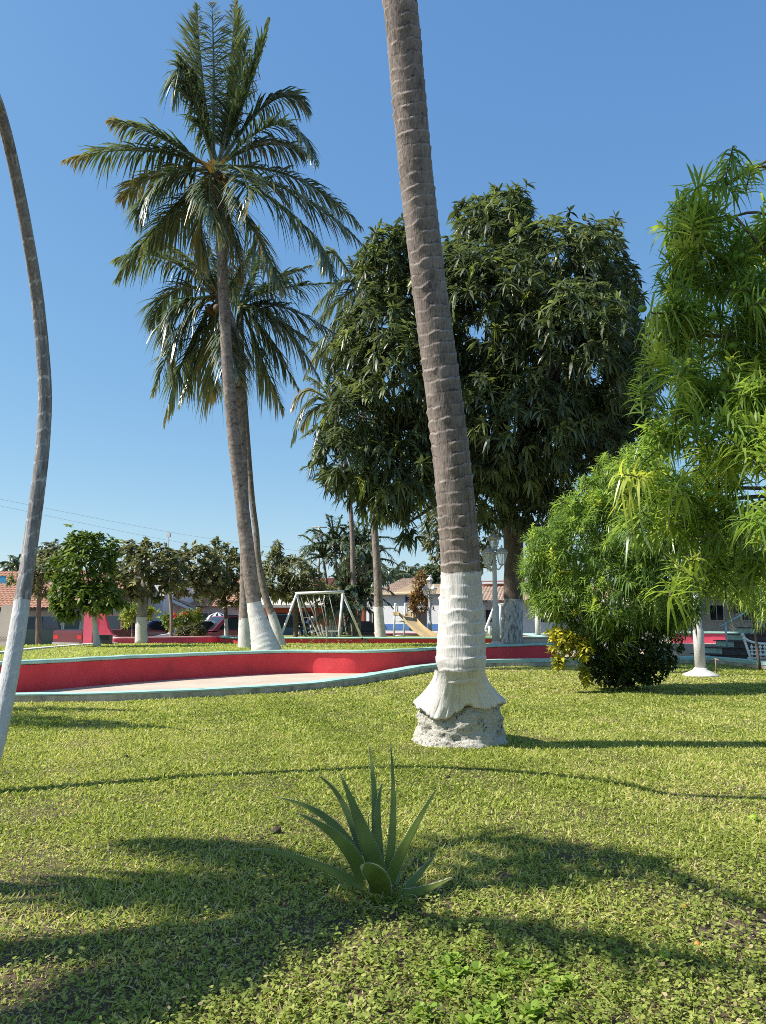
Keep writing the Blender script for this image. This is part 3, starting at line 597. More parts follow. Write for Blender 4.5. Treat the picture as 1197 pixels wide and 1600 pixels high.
def whorls(lb, P, Nn, nleaf, L, W, bend, spread=0.9, upk=0.25, prof=(0.3, 1.0, 0.75, 0.05), tint=(0.4, 0.18), gap=0.02, out=0.45, down=0.0):
    N = len(P); P = P + Nn * (np.abs(rng.normal(0, 0.18, (N, 1))) * (rng.random((N, 1)) < 0.35) * min(1.0, L * 2.2)); ax = nrmz(Nn + np.array([0, 0, upk]) + rng.normal(0, 0.35, (N, 3)))
    a = nrmz(np.cross(ax, rng.normal(size=(N, 3)))); b_ = np.cross(ax, a); base_t = rng.normal(tint[0], tint[1], N)
    for k in range(nleaf):
        an = 2 * math.pi * k / nleaf + rng.normal(0, 0.3, N)
        dr = nrmz(ax * out + (a * np.cos(an)[:, None] + b_ * np.sin(an)[:, None]) * spread + rng.normal(0, 0.15, (N, 3)) + np.array([0, 0, -down]))
        lb.add(P - ax * (gap * rng.uniform(0, 4, N))[:, None], dr, L * rng.uniform(0.65, 1.12, N), W * rng.uniform(0.8, 1.15, N), bend * rng.uniform(0.5, 1.4, N), prof, base_t + rng.normal(0, 0.08, N), roll=rng.normal(0, 0.4, N))
def plobes(lst):
    out = []
    for (px, py, Y, rx, rz_, ry) in lst:
        c = D(px, py, Y); s = PXM(1, px, py, Y); out.append((c, (rx * s, ry, rz_ * s)))
    return out
def limbs(mb, start, targets, r0, r1=0.02, sag=0.15, n=8):
    for tpt in targets:
        tpt = Vector(tpt); m_ = (Vector(start) + tpt) / 2 + Vector((random.uniform(-1, 1), random.uniform(-1, 1), random.uniform(0.2, 1))) * sag * (tpt - Vector(start)).length
        pts = catmull([start, m_, tpt], 6); mb.tube(pts, list(np.linspace(r0, r1, len(pts))), n)
def tree(name, label, trunk, tr, lobes, NW, leaf, mat, bark="bark_brown", paint_z=None, group=None, cat="tree", limbr=0.5, shell=(0.55, 1.0), stemmat=None, crown="crown"):
    root = empty(name, tuple(trunk[0]), label, cat, group); mb = MB(root.location)
    pts, ss = resample(catmull(trunk, 8), 0.12 if tr[0] > 0.15 else 0.08); rr = np.interp(np.linspace(0, 1, len(pts)), np.linspace(0, 1, len(tr)), tr)
    rr = [r_ * (1 + 0.12 * noise.noise(Vector((p.x * 2, p.y * 2, p.z * 3)))) for r_, p in zip(rr, pts)]
    mb.tube(pts, rr, 14)
    for i in range(len(mb.f)):
        z = sum(mb.v[q][2] for q in mb.f[i]) / len(mb.f[i]) + root.location.z
        if paint_z is not None and z < paint_z: mb.m[i] = 1
    limbs(mb, trunk[-1], [l[0] for l in lobes], tr[-1] * limbr, max(0.012, tr[-1] * 0.12))
    mb.build("trunk", [bark, stemmat or "white_paint"], root, True)
    lb = LB(root.location); P, N = lobe_points(lobes, NW, shell); whorls(lb, P, N, **leaf); lb.build(crown, mat, root)
    return root

# great mango
ml = plobes([(770, 390, 24, 75, 75, 2.0), (860, 440, 23.5, 105, 90, 2.6), (930, 400, 24, 45, 50, 1.2), (950, 470, 25, 48, 62, 1.6), (760, 500, 22.5, 110, 110, 2.8), (880, 560, 21.8, 120, 130, 2.6), (935, 600, 24, 75, 130, 2.6), (800, 680, 22, 130, 100, 2.8), (900, 730, 22.5, 100, 80, 2.4), (720, 640, 23.5, 90, 120, 2.6),
             (598, 420, 22.5, 38, 62, 1.0), (640, 400, 23, 40, 50, 1.2), (590, 510, 22, 58, 60, 1.4), (625, 590, 21.5, 80, 90, 1.8), (555, 560, 22, 40, 50, 1.0), (560, 650, 21.5, 62, 50, 1.3), (545, 720, 21.3, 55, 52, 1.3), (620, 740, 21.3, 70, 60, 1.5), (660, 690, 22, 60, 90, 1.6), (600, 785, 21.5, 45, 28, .8), (690, 480, 22.8, 70, 90, 2), (790, 330, 24, 40, 32, 1.0), (740, 340, 24.3, 30, 30, .9), (850, 790, 23, 60, 50, 1.4), (760, 780, 23.2, 40, 40, 1.4), (1000, 560, 25, 42, 60, 1.3), (985, 690, 24, 45, 70, 1.5), (636, 818, 21.4, 16, 24, .4)])
mt = [D(800, 1012, 24.6), D(801, 960, 24.6), D(803, 900, 24.6), D(801, 830, 24.6), D(790, 770, 24.4)]; mt[0].z = UP - 0.05
mrt = tree("mango_tree", "huge dark mango tree with drooping leaves and whitewashed trunk beside the lamp", mt, [0.36, 0.31, 0.31, 0.30, 0.26], ml, 7200,
     dict(nleaf=11, L=0.44, W=0.078, bend=0.42, spread=0.9, upk=0.2, tint=(0.45, 0.24), down=0.12), "mango_leaf", paint_z=ZW(935, 24.6), limbr=0.55, stemmat="bark_painted")

# smaller tree behind the main palm, near the lamp (light grey-green)
tl = plobes([(690, 830, 34, 32, 50, 1.2), (720, 860, 34, 40, 50, 1.2), (750, 840, 34, 30, 45, 1.2)])
tree("street_tree", "small grey green tree behind the lamp and the whitewashed palm", [Vector((XW(735, 34), 34, -.2)), D(735, 930, 34), D(730, 880, 34)], [.12, .1, .08], tl, 420, dict(nleaf=9, L=0.34, W=0.10, bend=0.3), "dusty_leaf")

def shoots(lb, mb, P, Nn, nleaf, L, W, length, bend=0.6, upk=0.5, tint=(0.5, 0.2), stem=0.006):
    N = len(P); ax = nrmz(Nn * 0.8 + np.array([0, 0, upk]) + rng.normal(0, 0.55, (N, 3))); bt = rng.normal(tint[0], tint[1], N); L = L * rng.uniform(0.62, 1.15, N); bend = bend * rng.uniform(0.5, 1.7, N); dead = (rng.random(N) < 0.05) * 0.35
    a = nrmz(np.cross(ax, rng.normal(size=(N, 3)))); b_ = np.cross(ax, a); ln = length * rng.uniform(0.6, 1.25, N)
    for k in range(nleaf):
        t = (k + 0.5) / nleaf; an = 2.39996 * k + rng.normal(0, 0.2, N)
        el = 0.12 + 1.15 * t ** 2.2
        dr = nrmz(ax * el + a * np.cos(an)[:, None] + b_ * np.sin(an)[:, None] + np.array([0, 0, 0.22]))
        lb.add(P + ax * (ln * (t - 1))[:, None], dr, L * (1.0 - 0.45 * t ** 4) * rng.uniform(0.75, 1.12, N), W * rng.uniform(0.8, 1.15, N), bend * rng.uniform(0.4, 1.5, N), (0.45, 1.0, 0.9, 0.6, 0.06), np.clip(bt + 0.22 * t ** 3 + rng.normal(0, 0.06, N) + dead * (t < .4), 0, 1), roll=rng.normal(0, 0.35, N))
    if mb is not None:
        for i in range(N): mb.tube([P[i] - ax[i] * ln[i] * 0.95, P[i]], [stem, stem * 0.4], 4, cap=False)
def oleander(name, label, base, stems, lobes, NS, nleaf, L, W, length, org, tint, bend=0.6, upk=0.5, shell=(0.6, 1.0), fruits=()):
    root = empty(name, org, label, "shrub"); mb = MB(org)
    for s in stems: mb.tube(catmull([base, *s[0]], 6), list(np.linspace(s[1], s[1] * 0.3, 6 * len(s[0]) + 1)), 8)
    lb = LB(org); P, N = lobe_points(lobes, NS, shell); shoots(lb, mb, P, N, nleaf, L, W, length, bend, upk, tint)
    mb.build("branches", "bark_brown", root, True); lb.build("foliage", "oleander_leaf", root)
    for p in fruits:
        m2 = MB(org); m2.sphere(p + Vector((0, .18, 0)), 0.030, 0.85, 10); m2.build("green_fruit", solid("fruit_green", (0.16, 0.30, 0.03), (0.11, 0.22, 0.02), 9, 0.35), root, True)
    return root
# round bush in the middle distance
BY = 13.7
bl = plobes([(930, 860, BY, 95, 95, 1.1), (862, 862, BY - .2, 52, 62, .7), (905, 800, BY, 50, 40, .6), (975, 770, BY + .2, 75, 75, 1.0), (1015, 830, BY, 75, 90, 1.1), (1035, 920, BY, 65, 75, 1.0), (960, 930, BY - .5, 80, 70, .9), (880, 925, BY - .3, 52, 45, .6), (840, 900, BY, 32, 40, .5), (1010, 720, BY + .3, 45, 40, .6), (925, 975, BY - .2, 55, 40, .6), (850, 945, BY, 26, 22, .3)])
bb = G(975, 1072); stems = [([D(*q, BY)], 0.03) for q in ((870, 880), (920, 820), (960, 760), (1000, 800), (1030, 880), (945, 930), (900, 960), (1010, 950))]
oleander("oleander_bush", "round bright green bush with narrow leaves standing on the lawn right of the whitewashed palm", bb, stems, bl, 820, 34, 0.25, 0.025, 0.40, (bb.x, bb.y, 0), (0.44, 0.22), bend=0.42, upk=0.5)
# leafy dark under-shrub with yellow sprigs at its foot
def small_leaf(root, lobes, N, nleaf, L, W, mat, name, tint=(0.4, 0.2), bend=0.2, shell=(0.3, 1.0)):
    lb = LB(root.location); P, Nn = lobe_points(lobes, N, shell); whorls(lb, P, Nn, nleaf, L, W, bend, tint=tint, prof=(0.3, 1, 0.1)); return lb.build(name, mat, root)
r2 = empty("hedge_shrub", (bb.x - .1, bb.y - .1, 0), "dark small leaved shrub with yellow sprigs under the round bright bush", "shrub"); mb = MB(r2.location)
for k in range(16):
    a = random.uniform(0, 6.28); mb.tube(catmull([r2.location + Vector((math.cos(a) * .25, math.sin(a) * .2, 0)), D(905 + k * 9, 1030 - random.random() * 20, BY), D(875 + k * 13, 1000 - random.random() * 30, BY + random.uniform(-.4, .4))], 5), list(np.linspace(.014, .004, 11)), 5)
mb.build("stems", "bark_brown", r2, True)
small_leaf(r2, plobes([(975, 1010, BY, 95, 42, .7), (950, 1045, BY, 50, 26, .5), (1020, 1035, BY, 42, 25, .4), (985, 1060, BY, 60, 12, .4)]), 900, 6, 0.10, 0.05, "dark_leaf", "foliage")
small_leaf(r2, plobes([(885, 1005, BY - .5, 26, 26, .25), (872, 1030, BY - .5, 13, 14, .15), (905, 1020, BY - .5, 25, 15, .25), (868, 985, BY - .4, 14, 10, .2), (915, 1055, BY - .4, 9, 18, .2), (905, 1008, BY - .5, 20, 20, .25)]), 190, 6, 0.10, 0.05, "yellow_leaf", "yellow_sprigs", tint=(0.7, 0.25))
# near tree hanging in from the right
NY = 5.0
nl = plobes([(1085, 350, NY, 62, 55, .40), (1130, 410, NY + .1, 75, 60, .45), (1060, 400, NY + .1, 38, 45, .3), (1050, 500, NY + .1, 52, 42, .38), (1130, 500, NY + .2, 80, 55, .5), (1045, 575, NY, 55, 45, .38), (1110, 600, NY, 80, 60, .5), (1060, 665, NY, 48, 45, .38), (1130, 700, NY - .2, 85, 60, .5), (1040, 760, NY - .1, 62, 45, .4), (1120, 800, NY - .1, 80, 60, .5), (1000, 735, NY + .1, 38, 28, .3), (1090, 880, NY, 62, 42, .35), (1190, 690, NY - .6, 45, 55, .3), (1205, 800, NY - .8, 48, 50, .3), (1010, 810, NY + .1, 50, 45, .4), (1160, 880, NY + .5, 40, 45, .3), (1210, 450, NY, 40, 60, .4), (1220, 580, NY, 40, 60, .4), (1185, 370, NY + .2, 40, 35, .35), (1175, 480, NY - .1, 45, 50, .4), (1180, 560, NY + .3, 50, 45, .4), (1170, 620, NY - .3, 50, 45, .4), (1150, 285, NY, 42, 14, .2), (1195, 262, NY, 30, 14, .2), (1290, 330, 5.2, 90, 80, .7), (1300, 480, 5.1, 90, 90, .7), (1300, 640, 5.0, 80, 90, .6), (1300, 800, 4.9, 80, 80, .6), (1410, 420, 5.6, 90, 110, .8), (1430, 620, 5.7, 90, 110, .8), (1420, 780, 5.6, 80, 70, .6), (1350, 300, 6.0, 90, 80, .7)])
nb = Vector((XW(1400, 5.4), 5.4, 0))
st = [([D(1370, 800, 5.3), D(1330, 560, 5.2), D(*q)], 0.036) for q in ((1090, 380, NY), (1150, 340, NY), (1060, 520, NY))] + [([D(1380, 900, 5.3), D(1300, 780, 5.1), D(*q)], 0.034) for q in ((1060, 640, NY), (1120, 760, NY), (1020, 790, NY), (1100, 870, NY), (1200, 800, NY - .7))]
st += [([D(1360, 700, 5.3), D(1310, 400, 5.1), D(1215, 268, NY), D(1150, 280, NY), D(1105, 320, NY)], 0.022), ([D(1360, 700, 5.3), D(1290, 420, 5.1), D(1197, 335, NY), D(1110, 350, NY)], 0.022), ([D(1360, 700, 5.3), D(1300, 380, 5.1), D(1240, 250, NY), D(1178, 262, NY), D(1130, 290, NY)], 0.02)]
frs = [D(1115, 392, NY - .3), D(1180, 380, NY - .3), D(1133, 475, NY - .4), D(1018, 465, NY - .2), D(1165, 525, NY - .3), D(1130, 765, NY - .5), D(1172, 410, NY), D(1088, 590, NY - .4)]
oleander("oleander_tree", "tall oleander like tree with long arching leaves and green fruits reaching in from the right", nb, st, nl, 900, 34, 0.215, 0.0178, 0.24, (nb.x, nb.y, 0), (0.57, 0.2), bend=0.40, upk=0.5, shell=(0.35, 1.0), fruits=frs)
# sunlit yellow-green shrub farther behind on the right
oleander("oleander_bush", "yellow green feathery shrub in the sun behind the right lamp post", Vector((XW(1190, 19), 19.2, 0)), [([D(1170, 920, 19)], .04)], plobes([(1165, 900, 19, 45, 55, .8), (1210, 850, 19, 60, 80, 1), (1190, 930, 19, 40, 45, .7), (1140, 860, 19.3, 40, 50, .7)]), 260, 24, 0.30, 0.03, 0.45, (XW(1190, 19), 19.2, 0), (0.75, 0.15))

# ------------------------------------------------------------------ ALOE
ab = G(592, 1404)
def Q(x, y): return (380 + x / 3.52, 1140 + y / 3.52)
al = empty("aloe_plant", (ab.x, ab.y, 0), "spiky green aloe with long toothed leaves growing in the front lawn", "aloe")
AL = [((745, 800), (655, 545), (530, 232), 108, 0.0, .03), ((650, 690), (545, 400), (408, 250), 46, .12, .10), ((660, 830), (535, 610), (285, 455), 88, -.06, -.10), ((640, 730), (455, 485), (170, 370), 56, .06, .05), ((660, 868), (340, 718), (25, 655), 52, -.05, -.12), ((752, 905), (735, 815), (646, 752), 118, -.14, -.22), ((805, 835), (918, 580), (1082, 300), 66, -.02, .0), ((790, 800), (826, 450), (808, 52), 52, .04, .10), ((725, 780), (722, 370), (688, 65), 50, .10, .18), ((755, 790), (738, 490), (768, 283), 46, .06, .08), ((765, 780), (752, 560), (755, 400), 34, .08, .12), ((690, 700), (690, 560), (685, 445), 18, .10, .12), ((870, 905), (1000, 878), (1155, 808), 52, -.02, -.05), ((890, 880), (975, 785), (1060, 685), 40, .05, .12), ((600, 870), (540, 870), (505, 830), 30, .1, .15), ((830, 850), (850, 800), (868, 770), 40, .1, .14)]
for bp_, mp_, tp_, wpx, dm, dt in AL:
    B0, M0, T0 = D(*Q(*bp_), ab.y + (dm * .3)), D(*Q(*mp_), ab.y + dm), D(*Q(*tp_), ab.y + dt)
    for q in (B0, M0, T0): q.z = max(q.z, 0.02)
    C0 = M0 * 2 - (B0 + T0) * 0.5; wd = PXM(wpx / 3.52, 590, 1380, ab.y) ; mb = MB(al.location); vs = []; fs = []; tt = []; K = 26; n = 12
    for i in range(K):
        t = i / (K - 1); p = B0 * (1 - t) ** 2 + C0 * 2 * t * (1 - t) + T0 * t * t; T = (C0 - B0) * (1 - t) * 2 + (T0 - C0) * t * 2; T.normalize()
        vw = Vector((0, -1, 0.25)); S = T.cross(vw).normalized(); N = S.cross(T).normalized()
        wv = wd * (0.46 * (1 - t) ** 0.85 * (1 + 0.25 * math.sin(t * 3)) + 0.006)
        if wpx > 110: wv = wd * 0.5 * math.sqrt(max(0.02, 1 - t ** 2.2))
        for j in range(n):
            a = 2 * math.pi * j / n; x_, y_ = math.cos(a), math.sin(a)
            th = 0.34 if y_ < 0 else -0.10 * (1 - x_ * x_) + 0.10 * y_
            off = S * x_ * wv + N * ((y_ * th if y_ < 0 else th) * wv * 1.1)
            vs.append(p + off); tt.append(0.25 + 0.35 * noise.noise(p * 14) + 0.25 * (1 if abs(x_) > .95 else 0) + 0.15 * t + (.7 if t > .94 else 0))
    for i in range(K - 1):
        for j in range(n): fs.append((i * n + j, (i + 1) * n + j, (i + 1) * n + (j + 1) % n, i * n + (j + 1) % n))
    fs.append(tuple((K - 1) * n + j for j in range(n))); mb.add(vs, fs, 0, tt)
    for i in range(1, K - 2):   # marginal teeth
        for sd in (0, n // 2):
            for sub in (0.0, 0.5):
                p = vs[i * n + sd].lerp(vs[(i + 1) * n + sd], sub); ctr = (vs[i * n] + vs[i * n + n // 2]) / 2; o_ = (vs[i * n + sd] - ctr).normalized(); tg = (vs[(i + 1) * n + sd] - vs[i * n + sd]).normalized()
                if wd > 0.03: mb.add([p - tg * .0025, p + tg * .0025, p + o_ * .006 + tg * .002, p + Vector((0, -.0025, 0))], [(0, 1, 2), (1, 3, 2), (3, 0, 2)], 0, [0.95] * 4)
    mb.build("leaf", "aloe_skin", al, True)
mb = MB(al.location); mb.tube([D(*Q(545, 1065), ab.y - .16) + Vector((0, 0, .02)), D(*Q(610, 1030), ab.y - .14), D(*Q(672, 985), ab.y - .1)], [.008, .011, .009], 8); mb.build("dry_stalk", solid("dry_stalk", (0.30, 0.28, 0.11), (0.22, 0.2, 0.08), 9, .7), al, True)
lb = LB(al.location); k = 110   # grass and dead strips at the foot
ang = rng.uniform(0, 6.28, k); rr = rng.uniform(0.02, 0.22, k)
lb.add(np.stack([ab.x + .04 + np.cos(ang) * rr * 1.3, ab.y + np.sin(ang) * rr * .7 - .04, np.full(k, .0)], 1), np.stack([rng.normal(.15, .6, k), rng.normal(0, .5, k), rng.uniform(.25, 1, k)], 1), rng.uniform(.08, .26, k), rng.uniform(.006, .014, k), rng.uniform(.3, .8, k), (0.6, 1, .8, .05), rng.choice([.1, .3, .5, .9, 1.0], k)); lb.build("withered_strips", "grass_blade", al)

# ------------------------------------------------------------------ GRASS and ground cover
kx = np.array([p.x for p in kf]); ky = np.array([p.y for p in kf]); od = np.argsort(kx)
def lawn_pts(N, y0, y1, mar=0.6):
    u = rng.random(N); y = np.sqrt(y0 ** 2 + u * (y1 ** 2 - y0 ** 2)); x = (rng.random(N) * 2 - 1) * (0.52 * y + mar)
    ok = y < np.interp(x, kx[od], ky[od]) - 0.03
    ok &= (x - cx) ** 2 + (y - cy) ** 2 > 0.44 ** 2
    return x[ok], y[ok]
def fnoise(x, y, s, o):   # cheap smooth field from sines, about -1..1
    r_ = np.zeros_like(x)
    for k, (a, b_, c_) in enumerate(((1, .3, 0), (-.4, 1.1, 2), (.8, -.9, 4), (1.7, .9, 1), (-1.5, 1.9, 3), (2.9, 1.1, 5))): r_ += np.sin((a * x + b_ * y) * s + c_ + o) / (1 + 0.35 * k)
    return r_ / 2.6
def bare(x, y):  # bare soil: lower right and under the aloe
    v = 1.15 * np.exp(-((x - 1.35) ** 2 / .5 + (y - 2.55) ** 2 / .10)) + .55 * np.exp(-((x - .55) ** 2 / .35 + (y - 3.95) ** 2 / .06)) + .8 * np.exp(-((x - .05) ** 2 / .03 + (y - ab.y + .25) ** 2 / .02)) + .7 * np.exp(-((x - 1.7) ** 2 / .4 + (y - 3.2) ** 2 / .08))
    return v + 0.45 * fnoise(x, y, 5.5, 1.0) + 0.3 * fnoise(x, y, 14, 2)
gl = LB()
for (side_, y0, y1, dens, Lg, Wg) in [(q_,) + z_ for z_ in ((1.7, 3.3, 15000, .052, .0056), (3.3, 5.2, 15000, .054, .0066), (5.2, 8.5, 11500, .056, .0090), (8.5, 13, 5600, .058, .0145), (13, 23, 1400, .060, .027)) for q_ in (0, 1)]:
    if side_:
        x, y = lawn_pts(int(dens * 0.4 * (0.55 * (y1 ** 2 - y0 ** 2) + 7 * (y1 - y0))), y0, y1, 4.0); q_ = np.abs(x) > 0.52 * y + 0.6; x, y = x[q_], y[q_]; Wg *= 1.5
    else: x, y = lawn_pts(int(dens * 0.55 * (y1 ** 2 - y0 ** 2)), y0, y1)
    cv = fnoise(x, y, 2.1, 0.3) + 0.9 * np.clip((4.6 - y) / 1.6, -0.6, 1.0) + 0.5 * np.clip(x / 1.5, -1, 1) * (y < 5.5)
    keep = (rng.random(len(x)) < np.clip(1.05 - 0.22 * np.clip(cv, 0, 1.3), .5, 1)) & (bare(x, y) < 0.75); x, y = x[keep], y[keep]; N = len(x)
    d = np.stack([rng.normal(0, .8, N), rng.normal(0, .7, N), rng.uniform(.15, 1.0, N)], 1)
    tn = 0.5 + 0.17 * fnoise(x, y, 1.1, 2.2) + 0.14 * fnoise(x, y, 0.45, 4.0) + 0.12 * fnoise(x, y, 6, 5) + rng.normal(0, .24, N) + (rng.random(N) < 0.09) * .4
    hh = (0.75 + 0.35 * fnoise(x, y, 4, 1)) * rng.uniform(.55, 1.35, N)
    gl.add(np.stack([x, y, np.full(N, -0.002)], 1), d, Lg * hh, Wg * rng.uniform(.7, 1.3, N), rng.uniform(.0, .9, N), (0.8, 1.0, 0.08), tn, roll=rng.normal(0, .5, N))
g = gl.build("grass", "grass_blade"); tag(g, "short yellow green lawn grass in the foreground", "grass", kind="stuff")
gl = LB()
for (y0, y1, dens, Ls) in ((1.7, 3.2, 2500, .016), (3.2, 4.8, 1600, .017), (4.8, 7.0, 380, .022)):
    N = int(dens * 0.55 * (y1 ** 2 - y0 ** 2)); x, y = lawn_pts(N, y0, y1)
    cv = 0.75 * fnoise(x, y, 2.1, 0.3) + 0.9 * np.clip((4.4 - y) / 1.6, -0.6, 1.0) + 0.45 * np.clip(x / 1.2, -1, 1)
    keep = (rng.random(len(x)) < np.clip(0.12 + 0.7 * cv, 0.04, 1)) & (bare(x, y) < 0.95); x, y = x[keep], y[keep]; N = len(x)
    # little stems with 3-5 leaves each
    h0 = rng.uniform(.006, .05, N); tn = 0.5 + .2 * fnoise(x, y, 3, 1) + rng.normal(0, .18, N)
    for k in range(4):
        an = rng.uniform(0, 6.28, N); d = np.stack([np.cos(an), np.sin(an), rng.normal(.25, .3, N)], 1); sz = Ls * rng.uniform(.45, 1.5, N)
        gl.add(np.stack([x + rng.normal(0, .008, N), y + rng.normal(0, .008, N), h0 * (0.5 + .25 * k)], 1), d, sz, sz * .62, rng.uniform(-.1, .5, N), (0.25, 0.95, 0.9, 0.15), tn + rng.normal(0, .07, N) + (rng.random(N) < .02) * .5, roll=rng.normal(0, .3, N))
tag(gl.build("ground_cover", "cover_leaf"), "small round leaved ground cover growing through the front lawn", "ground cover", kind="stuff")
# bright weed rosettes below the aloe
WD = []
for k in range(34):
    px, py = 625 + 275 * random.random(), 1492 + 118 * random.random()
    if (px - 760) ** 2 / 140 ** 2 + (py - 1555) ** 2 / 62 ** 2 > 1: continue
    WD.append(G(px, py))
for i, p in enumerate(WD):
    lb = LB(p)
    for k in range(3):
        n = 7; an = np.arange(n) * 2.4 + random.random() * 6; d = np.stack([np.cos(an), np.sin(an), np.full(n, .35 + .5 * k)], 1); o_ = rng.normal(0, .006, (n, 3)); o_[:, 2] = .004 + .006 * k
        lb.add(np.array(p) + o_, d, rng.uniform(.035, .065, n), rng.uniform(.016, .026, n), .3, (0.3, .9, 1, .2), rng.uniform(.5, .95, n))
    tag(lb.build("weed_plant", "weed_leaf"), "low bright green broad leaved weed below the aloe", "weed", "weeds in the front lawn")
# lawn on the upper terrace
gl = LB(); N = 26000; x = rng.uniform(-11, 6, N); y = rng.uniform(13, 27.5, N); wx = np.array([p.x for p in wf[:-4]]); wy = np.array([p.y for p in wf[:-4]])
ok = (y > np.interp(x, wx, wy) + .3) & (y < np.interp(x, [-11, -9.2, -6, -3, 6], [24, 25.3, 26, 25.7, 25.7])); x, y = x[ok], y[ok]; N = len(x)
gl.add(np.stack([x, y, np.full(N, UP)], 1), np.stack([rng.normal(0, .5, N), rng.normal(0, .5, N), rng.uniform(.5, 1, N)], 1), rng.uniform(.04, .09, N), .03, .3, (.8, 1, .1), 0.55 + .15 * fnoise(x, y, 1.1, 3) + rng.normal(0, .13, N)); tag(gl.build("grass", "grass_blade"), "mown grass on the raised lawn behind the red planter wall", "grass", kind="stuff")
# fallen fruit, straw, clods
def fruit(px, py, r, mat, label, grp=None):
    p = G(px, py); mb = MB((p.x, p.y, r * .8)); n = 10; mb.lathe([(max(.001, r * math.sin(math.pi * i / n) * (1 + .08 * math.sin(3 * i))), -r * .85 * math.cos(math.pi * i / n)) for i in range(n + 1)], (p.x, p.y, r * .8), 12)
    mb.tube([(p.x, p.y, r * 1.6), (p.x + r * .3, p.y - r * .2, r * 2.0)], [r * .1, r * .06], 5); tag(mb.build("fallen_fruit", mat, None, True), label, "fruit", grp)
solid("fruit_lime", (0.30, 0.42, 0.03), (0.22, 0.34, 0.02), 9, 0.35); solid("fruit_orange", (0.55, 0.24, 0.04), (0.42, 0.17, 0.03), 9, 0.5)
fruit(1039, 1500, .021, "fruit_lime", "lime green fruit lying on the front lawn near the orange one")
fruit(1178, 1284, .026, "fruit_lime", "small lime green fruit lying far out on the lawn at the right")
fruit(1090, 1480, .013, "fruit_orange", "small dried orange fruit lying beyond the lime green fruit")
fruit(1070, 1421, .014, "fruit_orange", "small yellow fruit on the shaded lawn, farthest of the orange ones")
lb = LB(); N = 260; x, y = lawn_pts(N, 1.8, 7.5); N = len(x); an = rng.uniform(0, 6.28, N)
lb.add(np.stack([x, y, rng.uniform(.012, .04, N)], 1), np.stack([np.cos(an), np.sin(an), rng.normal(.05, .12, N)], 1), rng.uniform(.03, .10, N), rng.uniform(.003, .010, N), rng.uniform(-.1, .15, N), (.4, 1, .8, .1), rng.uniform(.72, 1, N)); tag(lb.build("fallen_leaves", "cover_leaf"), "dry straw coloured leaves lying scattered in the grass", "fallen leaves", kind="stuff")
for (px, py, s) in ((197, 1184, .022), (432, 1302, .03), (700, 1216, .02)):
    p = G(px, py); mb = MB((p.x, p.y, 0)); mb.sphere((p.x, p.y, s * .5), s, .7, 7)
    mb.v = [tuple(Vector(q) * (1 + .35 * noise.noise(Vector(q) * 60))) for q in mb.v]; tag(mb.build("soil_clod", solid("clod", (.07, .045, .03), None, 20, .95), None, True), {197: "dark clod of soil on the lawn at the left, standing alone", 432: "dark clod of soil left of the aloe tips", 700: "dark clod of soil below the whitewashed palm foot"}[px], "clod")

# ------------------------------------------------------------------ LAMP POSTS
def lamp(loc, label, k=1.0, heads=3, rz=0.0):
    t = empty("street_lamp", loc, label, "street lamp", "white lamp posts", rz); o = Vector((0, 0, 0))
    mb = MB(); mb.lathe([(.40 * k, 0), (.38 * k, .03), (.22 * k, .10), (.15 * k, .14), (.13 * k, .18)], o, 20); mb.build("foot", "white_paint", t, True)
    mb = MB(); mb.lathe([(.115, .14), (.115, .95), (.10, 1.0), (.085, 1.05), (.075, 1.5), (.082, 1.52), (.082, 1.58), (.07, 1.6), (.065, 2.3), (.075, 2.32), (.075, 2.4), (.05, 2.44), (.05, 2.72), (.07, 2.74), (.04, 2.8)], o, 14); mb.build("post", "white_paint", t, True)
    spots = [(0, 0, 2.82)] + [(math.cos(a) * .30, math.sin(a) * .30, 2.36) for a in ([-.9, 2.2, 3.9] if heads > 1 else [])][:heads]
    for i, (x, y, z) in enumerate(spots):
        if i:
            mb = MB(); mb.tube(catmull([(x * .15, y * .15, 2.30), (x * .6, y * .6, z - .10), (x, y, z + .02)], 5), .022, 7); mb.build("arm", "white_paint", t, True)
        hb = MB(); hb.lathe([(.03, 0), (.09, .03), (.085, .05)], (x, y, z), 6)
        hb.lathe([(.21, .36), (.20, .40), (.10, .50), (.03, .54), (.03, .58), (.01, .62)], (x, y, z), 6)
        for q in range(6):
            a = math.pi / 3 * (q + .5); hb.tube([(x + math.cos(a) * .09, y + math.sin(a) * .09, z + .045), (x + math.cos(a) * .175, y + math.sin(a) * .175, z + .37)], .009, 5)
        L_ = hb.build("lantern", "white_paint", t)
        gb = MB(); gb.lathe([(.08, .05), (.165, .36)], (x, y, z), 6); gb.build("glass", lampglass, L_)
lampglass = bpy.data.materials.new("lantern_glass"); lampglass.use_nodes = True; b = lampglass.node_tree.nodes["Principled BSDF"]
b.inputs["Base Color"].default_value = (.8, .8, .76, 1); b.inputs["Roughness"].default_value = .12; b.inputs["Alpha"].default_value = .35
p = Vector((XW(775, 23.1, 1000), 23.1, UP)); lamp(tuple(p), "white post with several lanterns beside the mango trunk", .75)
p = G(1095, 1056); lamp(tuple(p), "white post on a broad white round foot in the lawn, right of the round bush")
lamp((XW(672, 40), 40, 0.1), "white post with lanterns far off before the blue banded building", .7)
lamp((XW(841, 30, 990), 30, 0.35), "white post far off half behind the round bush", .7)
